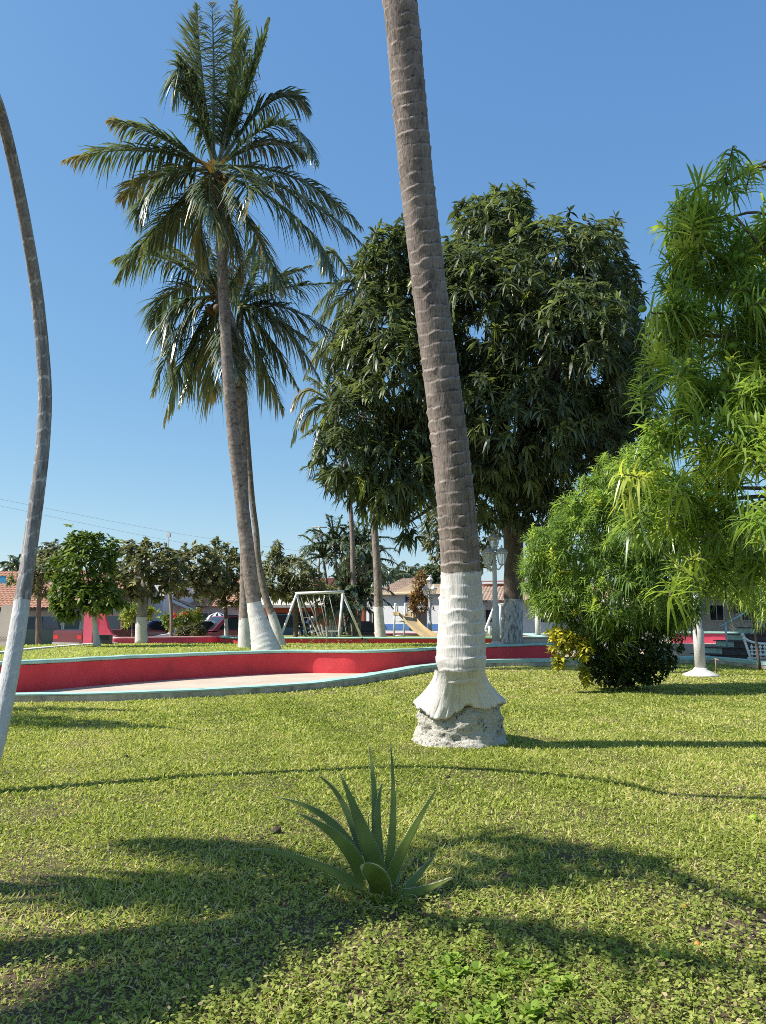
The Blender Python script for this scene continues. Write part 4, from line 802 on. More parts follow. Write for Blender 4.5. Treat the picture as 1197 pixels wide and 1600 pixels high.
# water pipe
p = G(1119, 1053); mb = MB((p.x, p.y, 0)); mb.tube([(p.x, p.y, -.05), (p.x + .01, p.y, .28), (p.x, p.y, .33), (p.x + .07, p.y - .01, .31), (p.x + .08, p.y - .01, .28)], [.016, .016, .018, .018, .015], 8); mb.tube([(p.x - .02, p.y, .33), (p.x + .05, p.y, .355)], .009, 6)
tag(mb.build("water_pipe", solid("pipe_brass", (.42, .30, .20), (.3, .2, .13), 9, .5), None, True), "short upright water pipe with a tap beside the right lamp foot", "tap")

# ------------------------------------------------------------------ PLAYGROUND
def at(px, Y, z): return Vector((XW(px, Y, 985), Y, z))
sw = at(500, 29.2, 0.52); t = empty("swing_set", tuple(sw), "white metal swing frame with hanging seats on the playground", "swing set")
Yb = 29.2; zt = ZW(926, Yb); xl, xr = XW(463, Yb), XW(535, Yb); mb = MB(sw); mb.tube([(xl - .05, Yb, zt - .03), (xr + .05, Yb, zt + .03)], .055, 10); mb.build("top_bar", "white_metal", t, True)
for (x, bx, by) in ((xl, XW(437, 28.6), 28.6), (xl, XW(480, 30.2), 30.2), (xr, XW(529, 28.5), 28.5), (xr, XW(566, 30.2), 30.2)):
    mb = MB(sw); mb.tube([(x, Yb, zt - .02), (bx, by, .5)], .045, 9); mb.build("leg", "white_metal", t, True)
for k, f_ in enumerate((0.36, 0.5, 0.72)):
    x = xl + (xr - xl) * f_; s_ = MB(sw); s_.box((x + .12, Yb - .1, .82), (.42, .18, .03)); so = s_.build("swing_seat", "white_metal", t)
    for dx in (-.18, .18):
        c_ = MB(sw); c_.tube([(x + dx * .6 - .25 * (k == 0) - .15, Yb, zt - .04), (x + .12 + dx, Yb - .1, .83)], .014, 5); c_.build("chain", "steel_dull", so, True)
sd = at(632, 31.5, .52); t = empty("slide", tuple(sd), "white ladder slide with a tan chute by the palm on the playground", "slide"); Yb = 31.5; zp = ZW(961, Yb)
for x_, bx in ((617.5, 615.5), (633, 631.5)):
    mb = MB(sd); mb.tube([(XW(bx, Yb), Yb, .5), (XW(x_, Yb), Yb, ZW(943, Yb))], .035, 8); mb.tube([(XW(x_, Yb), Yb, ZW(943, Yb)), (XW(x_ + 3, Yb), Yb + .1, ZW(944, Yb)), (XW(x_ + 5, Yb), Yb + .25, zp)], .03, 7); mb.build("ladder_rail", "white_metal", t, True)
for y_ in (961, 971, 993):
    mb = MB(sd); mb.tube([(XW(616.5, Yb), Yb, ZW(y_, Yb)), (XW(632.5, Yb), Yb, ZW(y_, Yb))], .03, 7); mb.build("rung", "white_metal", t, True)
mb = MB(sd); A0 = Vector((XW(624, Yb), Yb + .1, zp)); 
ch = catmull([A0, Vector((XW(634, Yb), Yb - .1, zp - .05)), Vector((XW(650, Yb), Yb - 1.0, .9)), Vector((XW(664, Yb), Yb - 1.7, .62)), Vector((XW(672, Yb), Yb - 1.9, .60))], 5)
for i in range(len(ch) - 1):
    a, b_ = ch[i], ch[i + 1]; S = Vector((.25, .12, 0))
    mb.add([a - S, b_ - S, b_ + S, a + S, a - S + Vector((0, 0, .14)), b_ - S + Vector((0, 0, .14)), b_ + S + Vector((0, 0, .14)), a + S + Vector((0, 0, .14))], [(0, 1, 2, 3), (0, 4, 5, 1), (3, 2, 6, 7)])
mb.build("chute", "tan_metal", t)
# white climbing bars right of the big palm
cb = at(760, 28.6, .5); t = empty("climbing_frame", tuple(cb), "white pipe slide frame between the big palm and the lamp", "climbing frame"); Yb = 28.6
for a, b_, nm in (((757, 988), (773, 946), "rail"), ((757, 994), (785, 966), "rail"), ((780, 998), (782, 946), "leg"), ((765, 998), (765, 978), "leg"), ((772, 946), (795, 944), "rail"), ((757, 986), (786, 986), "rail"), ((793, 998), (793, 946), "leg")):
    mb = MB(cb); mb.tube([D(*a, Yb), D(*b_, Yb + (.3 if nm == "rail" else 0))], .05 if nm == "rail" else .04, 8); mb.build(nm, "white_metal", t, True)
# pale step block by the mango
mb = MB(D(830, 1003, 24.8)); q = D(832, 1003, 24.8); mb.box((q.x, q.y, UP + .10), (.95, .5, .2)); mb.box((q.x, q.y, UP + .215), (1.05, .58, .03)); tag(mb.build("stone_seat", "plaster_cream"), "pale low concrete seat right of the mango trunk", "seat")

# ------------------------------------------------------------------ RIGHT: steps, bench, red wall
Y0 = 23.6; t = empty("terrace_steps", (XW(1108, Y0), Y0, 0), "dark stone steps with turquoise risers behind the right lamp", "steps", None, R(12))
for k in range(5):
    x0 = .42 * k; mb = MB(); mb.box((x0 + 1.0, .45, .10 + .2 * k - .012), (2.0, .9, .176)); mb.box((x0 + 1.0 - .03, .45 - .03, .188 + .2 * k), (2.1, 1.0, .024)); so = mb.build("step", "stone_dark", t)
    mb = MB(); mb.box((x0 - .008, .45, .09 + .2 * k), (.014, .86, .165)); mb.build("painted_riser", "turquoise", so)
mb = MB()
for k in (1, 4): mb.tube([(.42 * k + .2, .06, .2 + .2 * k), (.42 * k + .2, .06, .95 + .2 * k)], .025, 7)
mb.tube([(.42, .06, 1.02), (2.1, .06, 1.82)], .025, 7); mb.build("handrail", solid("rail_blue", (.35, .5, .6), None, 4, .4), t, True)
sheet("terrace_floor", [(XW(1020, 26.2), 26.2), (XW(1260, 26), 26), (XW(1300, 33), 33), (XW(1020, 33), 33)], 0.009, 0.42, "paving")
planter_wall("terrace_wall", "red wall with pale cap seen just past the right lamp post", catmull([Vector((XW(x, Y), Y, 0)) for x, Y in [(1050, 27.6), (1100, 27.5), (1140, 27.4), (1240, 27.3)]], 4), .18, .74, .3, .26, .08, "pink_wall", "turquoise")
planter_wall("terrace_wall", "red wall with dark turquoise cap farthest right of the mango trunk", catmull([Vector((XW(x, Y), Y, 0)) for x, Y in [(800, 33), (840, 32.6), (880, 32.4), (930, 33)]], 4), .18, .60, 0, .26, .08, "red_wall", "turquoise")
bn = Vector((XW(1185, 21.3), 21.3, 0)); t = empty("ornate_bench", tuple(bn), "white ornate cast bench with pierced flower back on the right walk", "bench"); Yb = 21.3
x0, x1 = XW(1166, Yb), XW(1260, Yb)
mb = MB(bn)
for x in np.linspace(x0 + .12, x1, 14):
    for z0 in (.22, .40):
        mb.tube([(x, Yb, z0), (x, Yb, z0 + .17)], .018, 6); mb.sphere((x, Yb, z0 + .09), .045, .9, 6)
mb.box(((x0 + x1) / 2, Yb, .19), (x1 - x0, .05, .06)); mb.box(((x0 + x1) / 2, Yb, .40), (x1 - x0, .04, .035))
mb.tube(catmull([(x0 - .10, Yb, .78), (x0 + .05, Yb, .66), (x0 + .35, Yb, .59), ((x0 + x1) / 2, Yb, .58), (x1, Yb, .60)], 6), .032, 8); mb.build("backrest", "white_metal", t, True)
mb = MB(bn); mb.tube(catmull([(x0 + .12, Yb - .02, .0), (x0 + .04, Yb, .3), (x0 - .10, Yb, .80)], 5), .035, 8); mb.sphere((x0 - .11, Yb, .82), .05, 1, 8); mb.build("leg", "white_metal", t, True)
mb = MB(bn)
for q in range(4): mb.box(((x0 + x1) / 2, Yb - .12 - .11 * q, .3), (x1 - x0 - .1, .09, .025))
mb.build("seat", "white_metal", t)

# ------------------------------------------------------------------ LEFT: pink gate walls, box, small trees
def gate(name, label, px0, pxs, Y, z0, flip, face, side):
    x0 = XW(px0, Y); t = empty(name, (x0, Y, z0), label, "wall"); s_ = -1 if flip else 1; mb = MB(t.location)
    cur = [(0, 0), (pxs[1], 0), (pxs[1], .38), (pxs[1] * .80, .46), (pxs[1] * .62, .68), (pxs[1] * .50, 1.0), (pxs[1] * .44, 1.42), (0, 1.42)]
    mb.prism([(x0 + s_ * (pxs[0] + a), Y, z0 + b_) for a, b_ in cur], (0, .22, 0)); w_ = mb.build("curved_wing", side, t)
    mb = MB(t.location); xs = np.linspace(pxs[0] + .05, pxs[0] + pxs[1] - .03, 17)
    for i in range(16):
        a, b_ = xs[i], xs[i + 1]; zA, zB = (.30, .40) if i % 2 else (.40, .30)
        mb.tube([(x0 + s_ * a, Y - .006, z0 + zA), (x0 + s_ * b_, Y - .006, z0 + zB)], .012, 5)
        mb.tube([(x0 + s_ * a, Y - .006, z0 + zB), (x0 + s_ * b_, Y - .006, z0 + zA)], .012, 5)
    mb.build("zigzag_frieze", "plaster_cream", w_)
    mb = MB(t.location); mb.prism([(x0, Y - .04, z0), (x0 + s_ * pxs[0], Y - .04, z0), (x0 + s_ * pxs[0], Y - .04, z0 + 1.5), (x0, Y - .04, z0 + 1.5)], (0, .34, 0)); mb.build("pillar", face, t)
solid("pink_face", (.86, .15, .22), (.74, .11, .17), 2, .7)
gate("gate_wall", "pink gate pillar with a curved red wing behind the small round tree", 131, (.30, .82), 26.6, .30, False, "pink_face", "pink_wall")
gate("gate_wall", "beige gate pillar with a curved red wing at the far left behind the slim palm", 28, (.20, .9), 26.2, .30, True, "red_wall", "plaster_cream")
mb = MB(at(0, 20, 0)); q = Vector((XW(166, 24.8), 24.8, UP)); mb = MB(q); mb.box(q + Vector((0, 0, .14)), (.34, .3, .26), 0, 0, .94); mb.box(q + Vector((0, 0, .285)), (.38, .34, .03)); tag(mb.build("black_box", "black_metal"), "black square box on the grass beside the small round tree trunk", "box")

CIT = dict(nleaf=7, L=0.22, W=0.085, bend=0.25, tint=(0.5, 0.22), upk=0.35)
DUS = dict(nleaf=7, L=0.22, W=0.11, bend=0.2, tint=(0.5, 0.25), upk=0.4)
tr_ = [D(152, 1017, 22.6), D(149, 985, 22.6), D(146, 955, 22.6)]; tr_[0].z = UP - .02
tree("round_tree", "small bushy bright green tree with a white painted trunk on the upper lawn", tr_, [.10, .075, .065], plobes([(140, 890, 22.6, 46, 48, .9), (130, 855, 22.6, 30, 25, .6), (110, 930, 22.4, 30, 38, .6), (165, 930, 22.4, 24, 26, .6), (145, 935, 22.2, 45, 22, .7), (155, 860, 22.6, 28, 28, .6), (105, 890, 22.6, 28, 30, .6), (92, 945, 22.4, 10, 10, .3), (118, 840, 22.6, 14, 10, .3), (182, 945, 22.4, 12, 8, .3), (100, 958, 22.4, 14, 12, .3)]), 780, CIT, "citrus_leaf", paint_z=ZW(965, 22.6))
tr_ = [D(221, 1007, 25.8), D(221, 975, 25.8), D(224, 935, 25.8), D(228, 905, 25.8)]; tr_[0].z = UP - .02
tree("pollard_tree", "dusty tree with the thickest white painted trunk and cut branch stubs on the lawn rim", tr_, [.22, .18, .17, .15], plobes([(215, 890, 25.8, 40, 32, .9), (245, 880, 25.8, 36, 30, .9), (190, 905, 25.8, 24, 28, .6), (265, 895, 25.8, 28, 28, .7), (205, 865, 26, 20, 20, .6), (240, 860, 26, 25, 14, .5), (245, 925, 25.7, 10, 16, .3), (205, 930, 25.6, 14, 12, .4), (196, 862, 25.8, 4, 8, .2), (228, 850, 25.8, 6, 8, .2)]), 470, DUS, "dusty_leaf", bark="bark_grey", paint_z=ZW(962, 25.8), limbr=.7)
tr_ = [D(268, 999, 28.4), D(268, 960, 28.4), D(265, 925, 28.4)]; tr_[0].z = .28
tree("pollard_tree", "slender trunked dusty tree behind the red flower bush", tr_, [.07, .065, .055], plobes([(280, 890, 28.4, 38, 32, .9), (310, 880, 28.6, 36, 34, .9), (290, 920, 28.2, 32, 14, .6), (330, 900, 28.6, 30, 30, .8), (291, 858, 28.4, 4, 8, .2), (338, 846, 28.4, 7, 6, .2)]), 430, DUS, "dusty_leaf", bark="bark_grey")
tr_ = [D(354, 996, 30), D(353, 960, 30), D(350, 930, 30)]; tr_[0].z = .28
tree("pollard_tree", "dusty tree with a thin dark trunk over the striped canopy", tr_, [.09, .075, .07], plobes([(345, 885, 30, 36, 30, .9), (375, 895, 30, 28, 32, .8), (330, 915, 30, 30, 24, .8), (365, 930, 30, 28, 16, .6), (345, 865, 30.2, 25, 16, .6), (385, 915, 30, 20, 20, .6)]), 470, DUS, "dusty_leaf", paint_z=ZW(968, 30))
tr_ = [D(462, 990, 33), D(462, 950, 33), D(458, 920, 33)]; tr_[0].z = 0
tree("street_tree", "grey green tree left of the swing with pale new growth on top", tr_, [.12, .1, .09], plobes([(430, 910, 33, 30, 26, .9), (460, 895, 33, 32, 26, .9), (430, 880, 33, 16, 22, .5), (432, 858, 33, 8, 14, .3), (485, 915, 33, 26, 24, .8), (465, 925, 33, 34, 16, .7), (412, 905, 33, 16, 28, .6)]), 640, dict(nleaf=7, L=.30, W=.08, bend=.3, tint=(.6, .2)), "dusty_leaf")
tr_ = [D(60, 1000, 31), D(60, 960, 31), D(62, 925, 31)]; tr_[0].z = .25
tree("street_tree", "olive brown tree behind the slim palm at the left", tr_, [.1, .09, .08], plobes([(75, 885, 31, 26, 26, .8), (55, 905, 31, 20, 24, .7), (62, 925, 31, 14, 10, .4), (30, 905, 31, 14, 12, .4), (95, 870, 31, 22, 22, .6)]), 300, DUS, "dusty_leaf")
# shrubs by the street
for (px, py, Y, lob, NW, mat, lab, tint, z0) in (
    (208, 1000, 27.6, [(200, 965, 27.6, 13, 16, .4), (215, 955, 27.6, 12, 12, .4), (205, 950, 27.6, 10, 12, .3), (235, 955, 27.6, 7, 12, .3)], 130, "citrus_leaf", "pale yellow green shrub behind the thick white trunk", (.95, .1), .28),
    (285, 1000, 29.5, [(290, 965, 29.5, 22, 14, .5), (262, 968, 29.5, 10, 10, .4), (305, 960, 29.5, 14, 12, .4), (275, 975, 29.5, 18, 12, .4)], 230, "citrus_leaf", "bush with small red flowers in front of the white car", (.6, .2), .28),
    (300, 1000, 28.6, [(300, 985, 28.6, 24, 9, .4), (285, 990, 28.6, 12, 8, .3), (315, 990, 28.6, 10, 7, .3)], 170, "dusty_leaf", "low grey leaved shrub on the red street wall", (.35, .2), .28)):
    rt = empty("flower_shrub" if "red" in lab and "flowers" in lab else "street_shrub", (XW(px, Y), Y, z0), lab, "shrub"); mb = MB(rt.location)
    limbs(mb, rt.location, [l[0] for l in plobes(lob)], .03, .01); mb.build("stems", "bark_grey", rt, True)
    small_leaf(rt, plobes(lob), NW, 7, .17, .06, mat, "foliage", tint)
    if "flowers" in lab: small_leaf(rt, plobes([(270, 963, 29.2, 8, 5, .2), (273, 958, 29.2, 4, 4, .1), (292, 958, 29.2, 14, 5, .2), (310, 955, 29.2, 8, 4, .2)]), 30, 5, .07, .06, "flower_red", "red_flowers")
for px, py in ((488, 1000), (512, 1001), (536, 1000), (570, 1008)):
    Y = 25.2 if px < 560 else 22.5; q = Vector((XW(px, Y, 1000), Y, UP)); lb = LB(q); n = 26
    if px < 560:
        lb.add(np.tile(q, (n, 1)) + np.stack([rng.normal(0, .12, n), rng.normal(0, .08, n), rng.uniform(.0, .35, n)], 1), np.stack([rng.normal(0, 1, n), rng.normal(0, 1, n), rng.uniform(.2, 1.2, n)], 1), .2, .05, .4, (.3, 1, .7, .1), rng.uniform(.3, .8, n))
    else: lb.add(np.tile(q, (n, 1)) + np.stack([rng.normal(0, .1, n), rng.normal(0, .08, n), rng.uniform(.05, .22, n)], 1), np.stack([rng.normal(0, 1, n), rng.normal(0, 1, n), rng.uniform(-.2, .8, n)], 1), .12, .07, .2, (.3, 1, .7, .1), rng.uniform(0, .3, n))
    o = lb.build("small_plant", "dusty_leaf" if px < 560 else "dark_leaf"); tag(o, {488: "leafy seedling at the playground wall, leftmost of three", 512: "smallest leafy seedling at the playground wall below the swing seats", 536: "leafy seedling at the playground wall by the right swing leg", 570: "tiny dark seedling alone in the mown upper lawn"}[px], "plant")

# areca palms behind the swing
def cluster_palm(name, label, spots, n, L, nf, tint, paint, leafk):
    b0 = Vector((sum(s[0].x for s in spots) / len(spots), spots[0][0].y, spots[0][0].z)); root = empty(name, tuple(b0), label, "palm tree")
    for a, c_ in spots:
        mb = MB(b0); pts = catmull([a, (a + c_) / 2 + Vector((random.uniform(-.12, .12), 0, 0)), c_], 8); mb.tube(pts, list(np.linspace(.085, .06, len(pts))), 8); o_ = mb
        for i in range(len(mb.f)):
            z = sum(mb.v[q][2] for q in mb.f[i]) / len(mb.f[i])
            if z < paint - b0.z: mb.m[i] = 1
        mb.build("stem", ["bark_grey", "white_paint"], root, True)
        for fr in ring_fronds(c_, nf, L, (80, 0), n=26, Lf=leafk, wid=.06, tint=tint, tip=.05, droop=.4, lift=.25, rt=.45): frond(root, **fr)
def S2(pb, pt, Y, z=0.3): 
    a = D(*pb, Y); a.z = z; return (a, D(*pt, Y))
cluster_palm("feather_palm", "cluster of dark feather palms with several stems behind the swing", [S2((545, 985), (548, 860), 38), S2((535, 985), (522, 850), 38), S2((552, 985), (566, 850), 38.5), S2((520, 985), (505, 870), 38), S2((560, 985), (575, 880), 38)], 5, 2.5, 13, .3, -5, .6)
cluster_palm("feather_palm", "short dense dark feather palm at the foot of the cluster", [S2((553, 985), (552, 950), 36.5), S2((560, 985), (565, 930), 36.5), S2((545, 985), (540, 925), 36.5)], 4, 1.9, 16, .15, -5, .45)
cluster_palm("feather_palm", "small bright feather palm with white painted stems seen through the swing", [S2((516, 988), (513, 955), 34), S2((522, 988), (522, 945), 34), S2((528, 988), (534, 950), 34)], 4, 1.1, 8, .45, .95, .32)
# white leaning stems seen through the swing
t = empty("stem_clump_shrub", tuple(at(508, 35, .2)), "fan of thin stems with white painted feet behind the swing seats", "shrub")
for a, b_ in (((505, 988), (466, 925)), ((508, 988), (478, 925)), ((510, 988), (490, 925)), ((513, 988), (506, 935)), ((518, 988), (526, 930)), ((516, 988), (517, 930))):
    A0 = D(*a, 35); A0.z = .15; B0 = D(*b_, 35); mb = MB(t.location); pts = [A0.lerp(B0, q) for q in np.linspace(0, 1, 9)]; mb.tube(pts, list(np.linspace(.06, .035, 9)), 7)
    for i in range(len(mb.f)): mb.m[i] = 1 if sum(mb.v[q][2] for q in mb.f[i]) / len(mb.f[i]) < .95 else 0
    mb.build("stem", ["bark_grey", "white_paint"], t, True)
lb = LB(t.location); P, N = lobe_points(plobes([(478, 918, 35, 28, 14, .7), (515, 925, 35, 18, 10, .5)]), 160); whorls(lb, P, N, 7, .3, .09, .3, tint=(.5, .2)); lb.build("foliage", "dusty_leaf", t)
# dry brown conifer by the white building
q = at(655, 41, 0); t = empty("dry_cypress", tuple(q), "dead brown cypress with a forked top before the blue banded building", "tree"); mb = MB(q)
mb.tube([q, D(656, 960, 41)], [.09, .06], 8); mb.build("trunk", "bark_grey", t, True); lb = LB(q)
P, N = lobe_points(plobes([(656, 945, 41, 17, 14, .5), (652, 920, 41, 5, 22, .2), (661, 915, 41, 5, 24, .2), (645, 940, 41, 6, 16, .25), (668, 945, 41, 6, 13, .25)]), 420); whorls(lb, P, N, 6, .22, .05, -.1, upk=.9, tint=(.5, .3)); lb.build("crown", "dry_leaf", t)
lb = LB(at(676, 42, 0)); 
# distant palms and trees over the roofs
def far_palm(px, py, Y, L, label, nf=12):
    c_ = D(px, py, Y); a = Vector((c_.x, Y, ST_)); root = empty("distant_palm", tuple(a), label, "palm tree", "palms beyond the houses"); mb = MB(a); mb.tube([a, c_], [.18, .13], 8); mb.build("trunk", "bark_grey", root, True)
    lb_objs = [frond(root, **fr) for fr in ring_fronds(c_, nf, L, (70, -15), n=18, Lf=.7, wid=.12, tint=.2, name="frond")]
far_palm(23, 885, 62, 1.9, "small far palm at the left edge behind the tiled house")
far_palm(80, 862, 62, 2.0, "far palm showing above the olive tree at the left")
far_palm(612, 905, 52, 2.4, "far palm with arching fronds right of the ringed trunk", 12)
far_palm(640, 900, 60, 2.0, "far palm over the roof of the blue banded building")
for px, py, Y, rx, rz_, lab in ((675, 905, 58, 25, 22, "far bushy tree behind the blue banded building"), (900, 870, 55, 70, 60, "far green tree behind the round bush"), (1060, 870, 50, 80, 70, "far green tree behind the right lamp"), (1200, 900, 48, 70, 70, "far green tree at the right edge"), (400, 930, 58, 40, 22, "far tree between the thin palm trunks"), (560, 900, 56, 30, 40, "far tree behind the feather palms")):
    b0 = Vector((XW(px, Y), Y, ST_)); tree("far_tree", lab, [b0, b0.lerp(D(px, py + rz_ * .6, Y), .5), D(px, py + rz_ * .5, Y)], [.22, .18, .15], plobes([(px, py, Y, rx, rz_, 2), (px - rx * .5, py + 10, Y, rx * .6, rz_ * .7, 1.5), (px + rx * .5, py + 8, Y, rx * .6, rz_ * .75, 1.5)]), 500, dict(nleaf=6, L=.5, W=.2, bend=.3), "mango_leaf", group="trees beyond the plaza")

# ------------------------------------------------------------------ BUILDINGS
ST = -0.20
def tile_roof(mb, e0, e1, r0, r1, cols, rows, mat=0, amp=.05):
    """curved-tile roof between eave e0-e1 and ridge r0-r1, tiles as real ridges"""
    e0, e1, r0, r1 = [Vector(q) for q in (e0, e1, r0, r1)]; N = (e1 - e0).cross(r0 - e0).normalized(); nu = cols * 4; vs = []; fs = []; nv = rows * 2
    if N.z < 0: N = -N
    for j in range(nv + 1):
        row, lip = divmod(j, 2); v = min(1.0, (row + (.96 if lip else 0)) / rows); st = .045 * (0 if lip else 1)
        for i in range(nu + 1):
            u = i / nu; p = e0.lerp(e1, u).lerp(r0.lerp(r1, u), v); vs.append(p + N * (abs(math.sin(math.pi * i / 4)) * amp + st))
    for j in range(nv):
        for i in range(nu): fs.append((j * (nu + 1) + i, j * (nu + 1) + i + 1, (j + 1) * (nu + 1) + i + 1, (j + 1) * (nu + 1) + i))
    mb.add(vs, fs, mat)
def wall_box(root, x0, x1, Y, depth, z0, z1, mat, name="wall"):
    mb = MB(root.location); mb.box(((x0 + x1) / 2, Y + depth / 2, (z0 + z1) / 2), (x1 - x0, depth, z1 - z0)); return mb.build(name, mat, root)
def window(root, px0, px1, py0, py1, Y, glass="teal_glass", frame="plaster_white", bars=1, name="window", fw=.06):
    x0, x1 = XW(px0, Y), XW(px1, Y); z1, z0 = ZW(py0, Y), ZW(py1, Y); mb = MB(root.location)
    for (cx_, cz, sx, sz) in (((x0 + x1) / 2, z1, x1 - x0 + fw, fw), ((x0 + x1) / 2, z0, x1 - x0 + fw, fw), (x0, (z0 + z1) / 2, fw, z1 - z0 - fw), (x1, (z0 + z1) / 2, fw, z1 - z0 - fw)): mb.box((cx_, Y - .03, cz), (sx, .06, sz))
    for k in range(bars): mb.box((x0 + (x1 - x0) * (k + 1) / (bars + 1), Y - .028, (z0 + z1) / 2), (fw * .7, .05, z1 - z0 - fw))
    f = mb.build(name, frame, root); mb = MB(root.location); mb.box(((x0 + x1) / 2, Y - .010, (z0 + z1) / 2), (x1 - x0 - fw, .012, z1 - z0 - fw)); mb.build("pane", glass, f); return f
# tiled house, far left
Y = 46; h = empty("tiled_house", (XW(60, Y), Y, ST), "cream house with orange tiled roof and wide glass front at the far left", "house", None, R(-8)); xa, xb = XW(-220, Y), XW(172, Y)
wall_box(h, xa, xb, Y, 8, ST, ZW(951, Y), "plaster_cream"); mb = MB(h.location); tile_roof(mb, (xa - .3, Y - .8, ZW(951, Y)), (xb + .2, Y - .8, ZW(951, Y)), (xa - .3, Y + 4.5, ZW(893, Y + 4.5)), (xb + .2, Y + 4.5, ZW(893, Y + 4.5)), 56, 17)
tile_roof(mb, (xb + .2, Y + 9.8, ZW(951, Y)), (xa - .3, Y + 9.8, ZW(951, Y)), (xb + .2, Y + 4.5, ZW(893, Y + 4.5)), (xa - .3, Y + 4.5, ZW(893, Y + 4.5)), 30, 8); mb.build("roof", "tile", h)
mb = MB(h.location); mb.box(((xa + xb) / 2, Y - .72, ZW(951, Y) - .07), (xb - xa, .06, .12)); mb.build("fascia", "bark_brown", h)
for a, b_ in ((42, 70), (73, 100), (103, 130), (-30, 3)): window(h, a, b_, 965, 1004, Y, bars=0)
# white house
Y = 50; h = empty("white_house", (XW(215, Y), Y, ST), "white flat roofed house with teal windows behind the thick white trunk", "house", None, R(-22)); xa, xb = XW(160, Y), XW(262, Y)
wall_box(h, xa, xb, Y, 7, ST, ZW(905, Y), "plaster_white"); mb = MB(h.location); mb.box(((xa + xb) / 2, Y + 3.5, ZW(905, Y) + .06), (xb - xa + .25, 7.25, .12)); mb.build("parapet", "plaster_white", h)
window(h, 177, 194, 961, 981, Y, bars=0, fw=.12); window(h, 229, 245, 958, 1000, Y, bars=0, fw=.12)
mb = MB(h.location); mb.tube([(XW(230, Y), Y + 2, ZW(905, Y)), (XW(230, Y), Y + 2, ZW(826, Y))], .03, 6); mb.box((XW(230, Y), Y + 2, ZW(832, Y)), (.25, .1, .25)); mb.build("antenna", "steel_dull", h)
# gabled tiled house
Y = 52; h = empty("tiled_house", (XW(320, Y), Y, ST), "pale house with brown tiled roof behind the slender dusty trees", "house"); xa, xb = XW(262, Y), XW(392, Y)
wall_box(h, xa, xb, Y, 8, ST, ZW(949, Y), "plaster_white"); mb = MB(h.location); tile_roof(mb, (xa, Y - .7, ZW(949, Y)), (xb, Y - .7, ZW(949, Y)), (xa, Y + 5, ZW(905, Y + 5)), (xb, Y + 5, ZW(905, Y + 5)), 26, 12); mb.build("roof", "tile", h)
mb = MB(h.location); mb.prism([(XW(255, Y - 2), Y - 2, ZW(931, Y - 2)), (XW(300, Y - 2), Y - 2, ZW(951, Y - 2)), (XW(300, Y - 2), Y - 2, ZW(955, Y - 2)), (XW(255, Y - 2), Y - 2, ZW(936, Y - 2))], (0, .12, 0)); mb.build("barge_board", "plaster_white", h)
mb = MB(h.location); tile_roof(mb, (XW(302, Y - 2), Y - 1.9, ZW(951, Y - 2)), (XW(302, Y - 2), Y + 1, ZW(951, Y - 2)), (XW(255, Y - 2), Y - 1.9, ZW(931, Y - 2) + .03), (XW(255, Y - 2), Y + 1, ZW(931, Y - 2) + .03), 10, 6); mb.build("porch_roof", "tile_old", h)
window(h, 309, 341, 957, 985, Y, bars=1, fw=.1); window(h, 350, 372, 960, 988, Y, "dark_glass", bars=0)
# striped canopy
Y = 42; q = at(340, Y, 0); t = empty("striped_canopy", (q.x, q.y, ST), "black and white striped umbrella canopy beyond the parked cars", "umbrella"); top = D(340, 956, Y); n = 20; r_ = PXM(24, 340, 965, Y)
mb = MB(t.location)
for k in range(n):
    a, b_ = 2 * math.pi * k / n, 2 * math.pi * (k + 1) / n
    A1 = top + Vector((math.cos(a) * r_ * .55, math.sin(a) * r_ * .55, -.18)); B1 = top + Vector((math.cos(b_) * r_ * .55, math.sin(b_) * r_ * .55, -.18)); A2 = top + Vector((math.cos(a) * r_, math.sin(a) * r_, -.62)); B2 = top + Vector((math.cos(b_) * r_, math.sin(b_) * r_, -.62))
    mb.add([top, A1, B1, B2, A2], [(0, 1, 2), (1, 4, 3, 2)], k % 2)
mb.build("canopy", ["plaster_white", "paint_black"], t, True); mb = MB(t.location); mb.tube([(q.x, q.y, ST), top], .04, 7); mb.build("pole", "steel_dull", t, True)
# brick building
Y = 50; h = empty("brick_building", (XW(480, Y), Y, ST), "orange building with brick upper floor and pale canopy behind the swing", "building"); xa, xb = XW(405, Y), XW(568, Y)
wall_box(h, xa, xb, Y, 8, ST, ZW(945, Y), "plaster_orange"); wall_box(h, XW(448, Y + 1.5), xb, Y + 1.5, 6, ZW(945, Y) - .3, ZW(903, Y + 1.5), "brick_red", "upper_wall")
mb = MB(h.location); mb.prism([(xa, Y - 1.6, ZW(950, Y)), (xa, Y - 1.6, ZW(946, Y)), (xa, Y + 1.4, ZW(928, Y)), (xa, Y + 1.4, ZW(932, Y))], (XW(520, Y) - xa, 0, 0)); mb.build("canopy", "plaster_cream", h)
for a, b_, c_, d_ in ((432, 446, 958, 985), (466, 492, 956, 1000), (540, 556, 958, 1000)):
    mb = MB(h.location); mb.box(((XW(a, Y) + XW(b_, Y)) / 2, Y - .01, (ZW(c_, Y) + ZW(d_, Y)) / 2), (XW(b_, Y) - XW(a, Y), .04, ZW(c_, Y) - ZW(d_, Y))); mb.build("opening", "dark_hole", h)
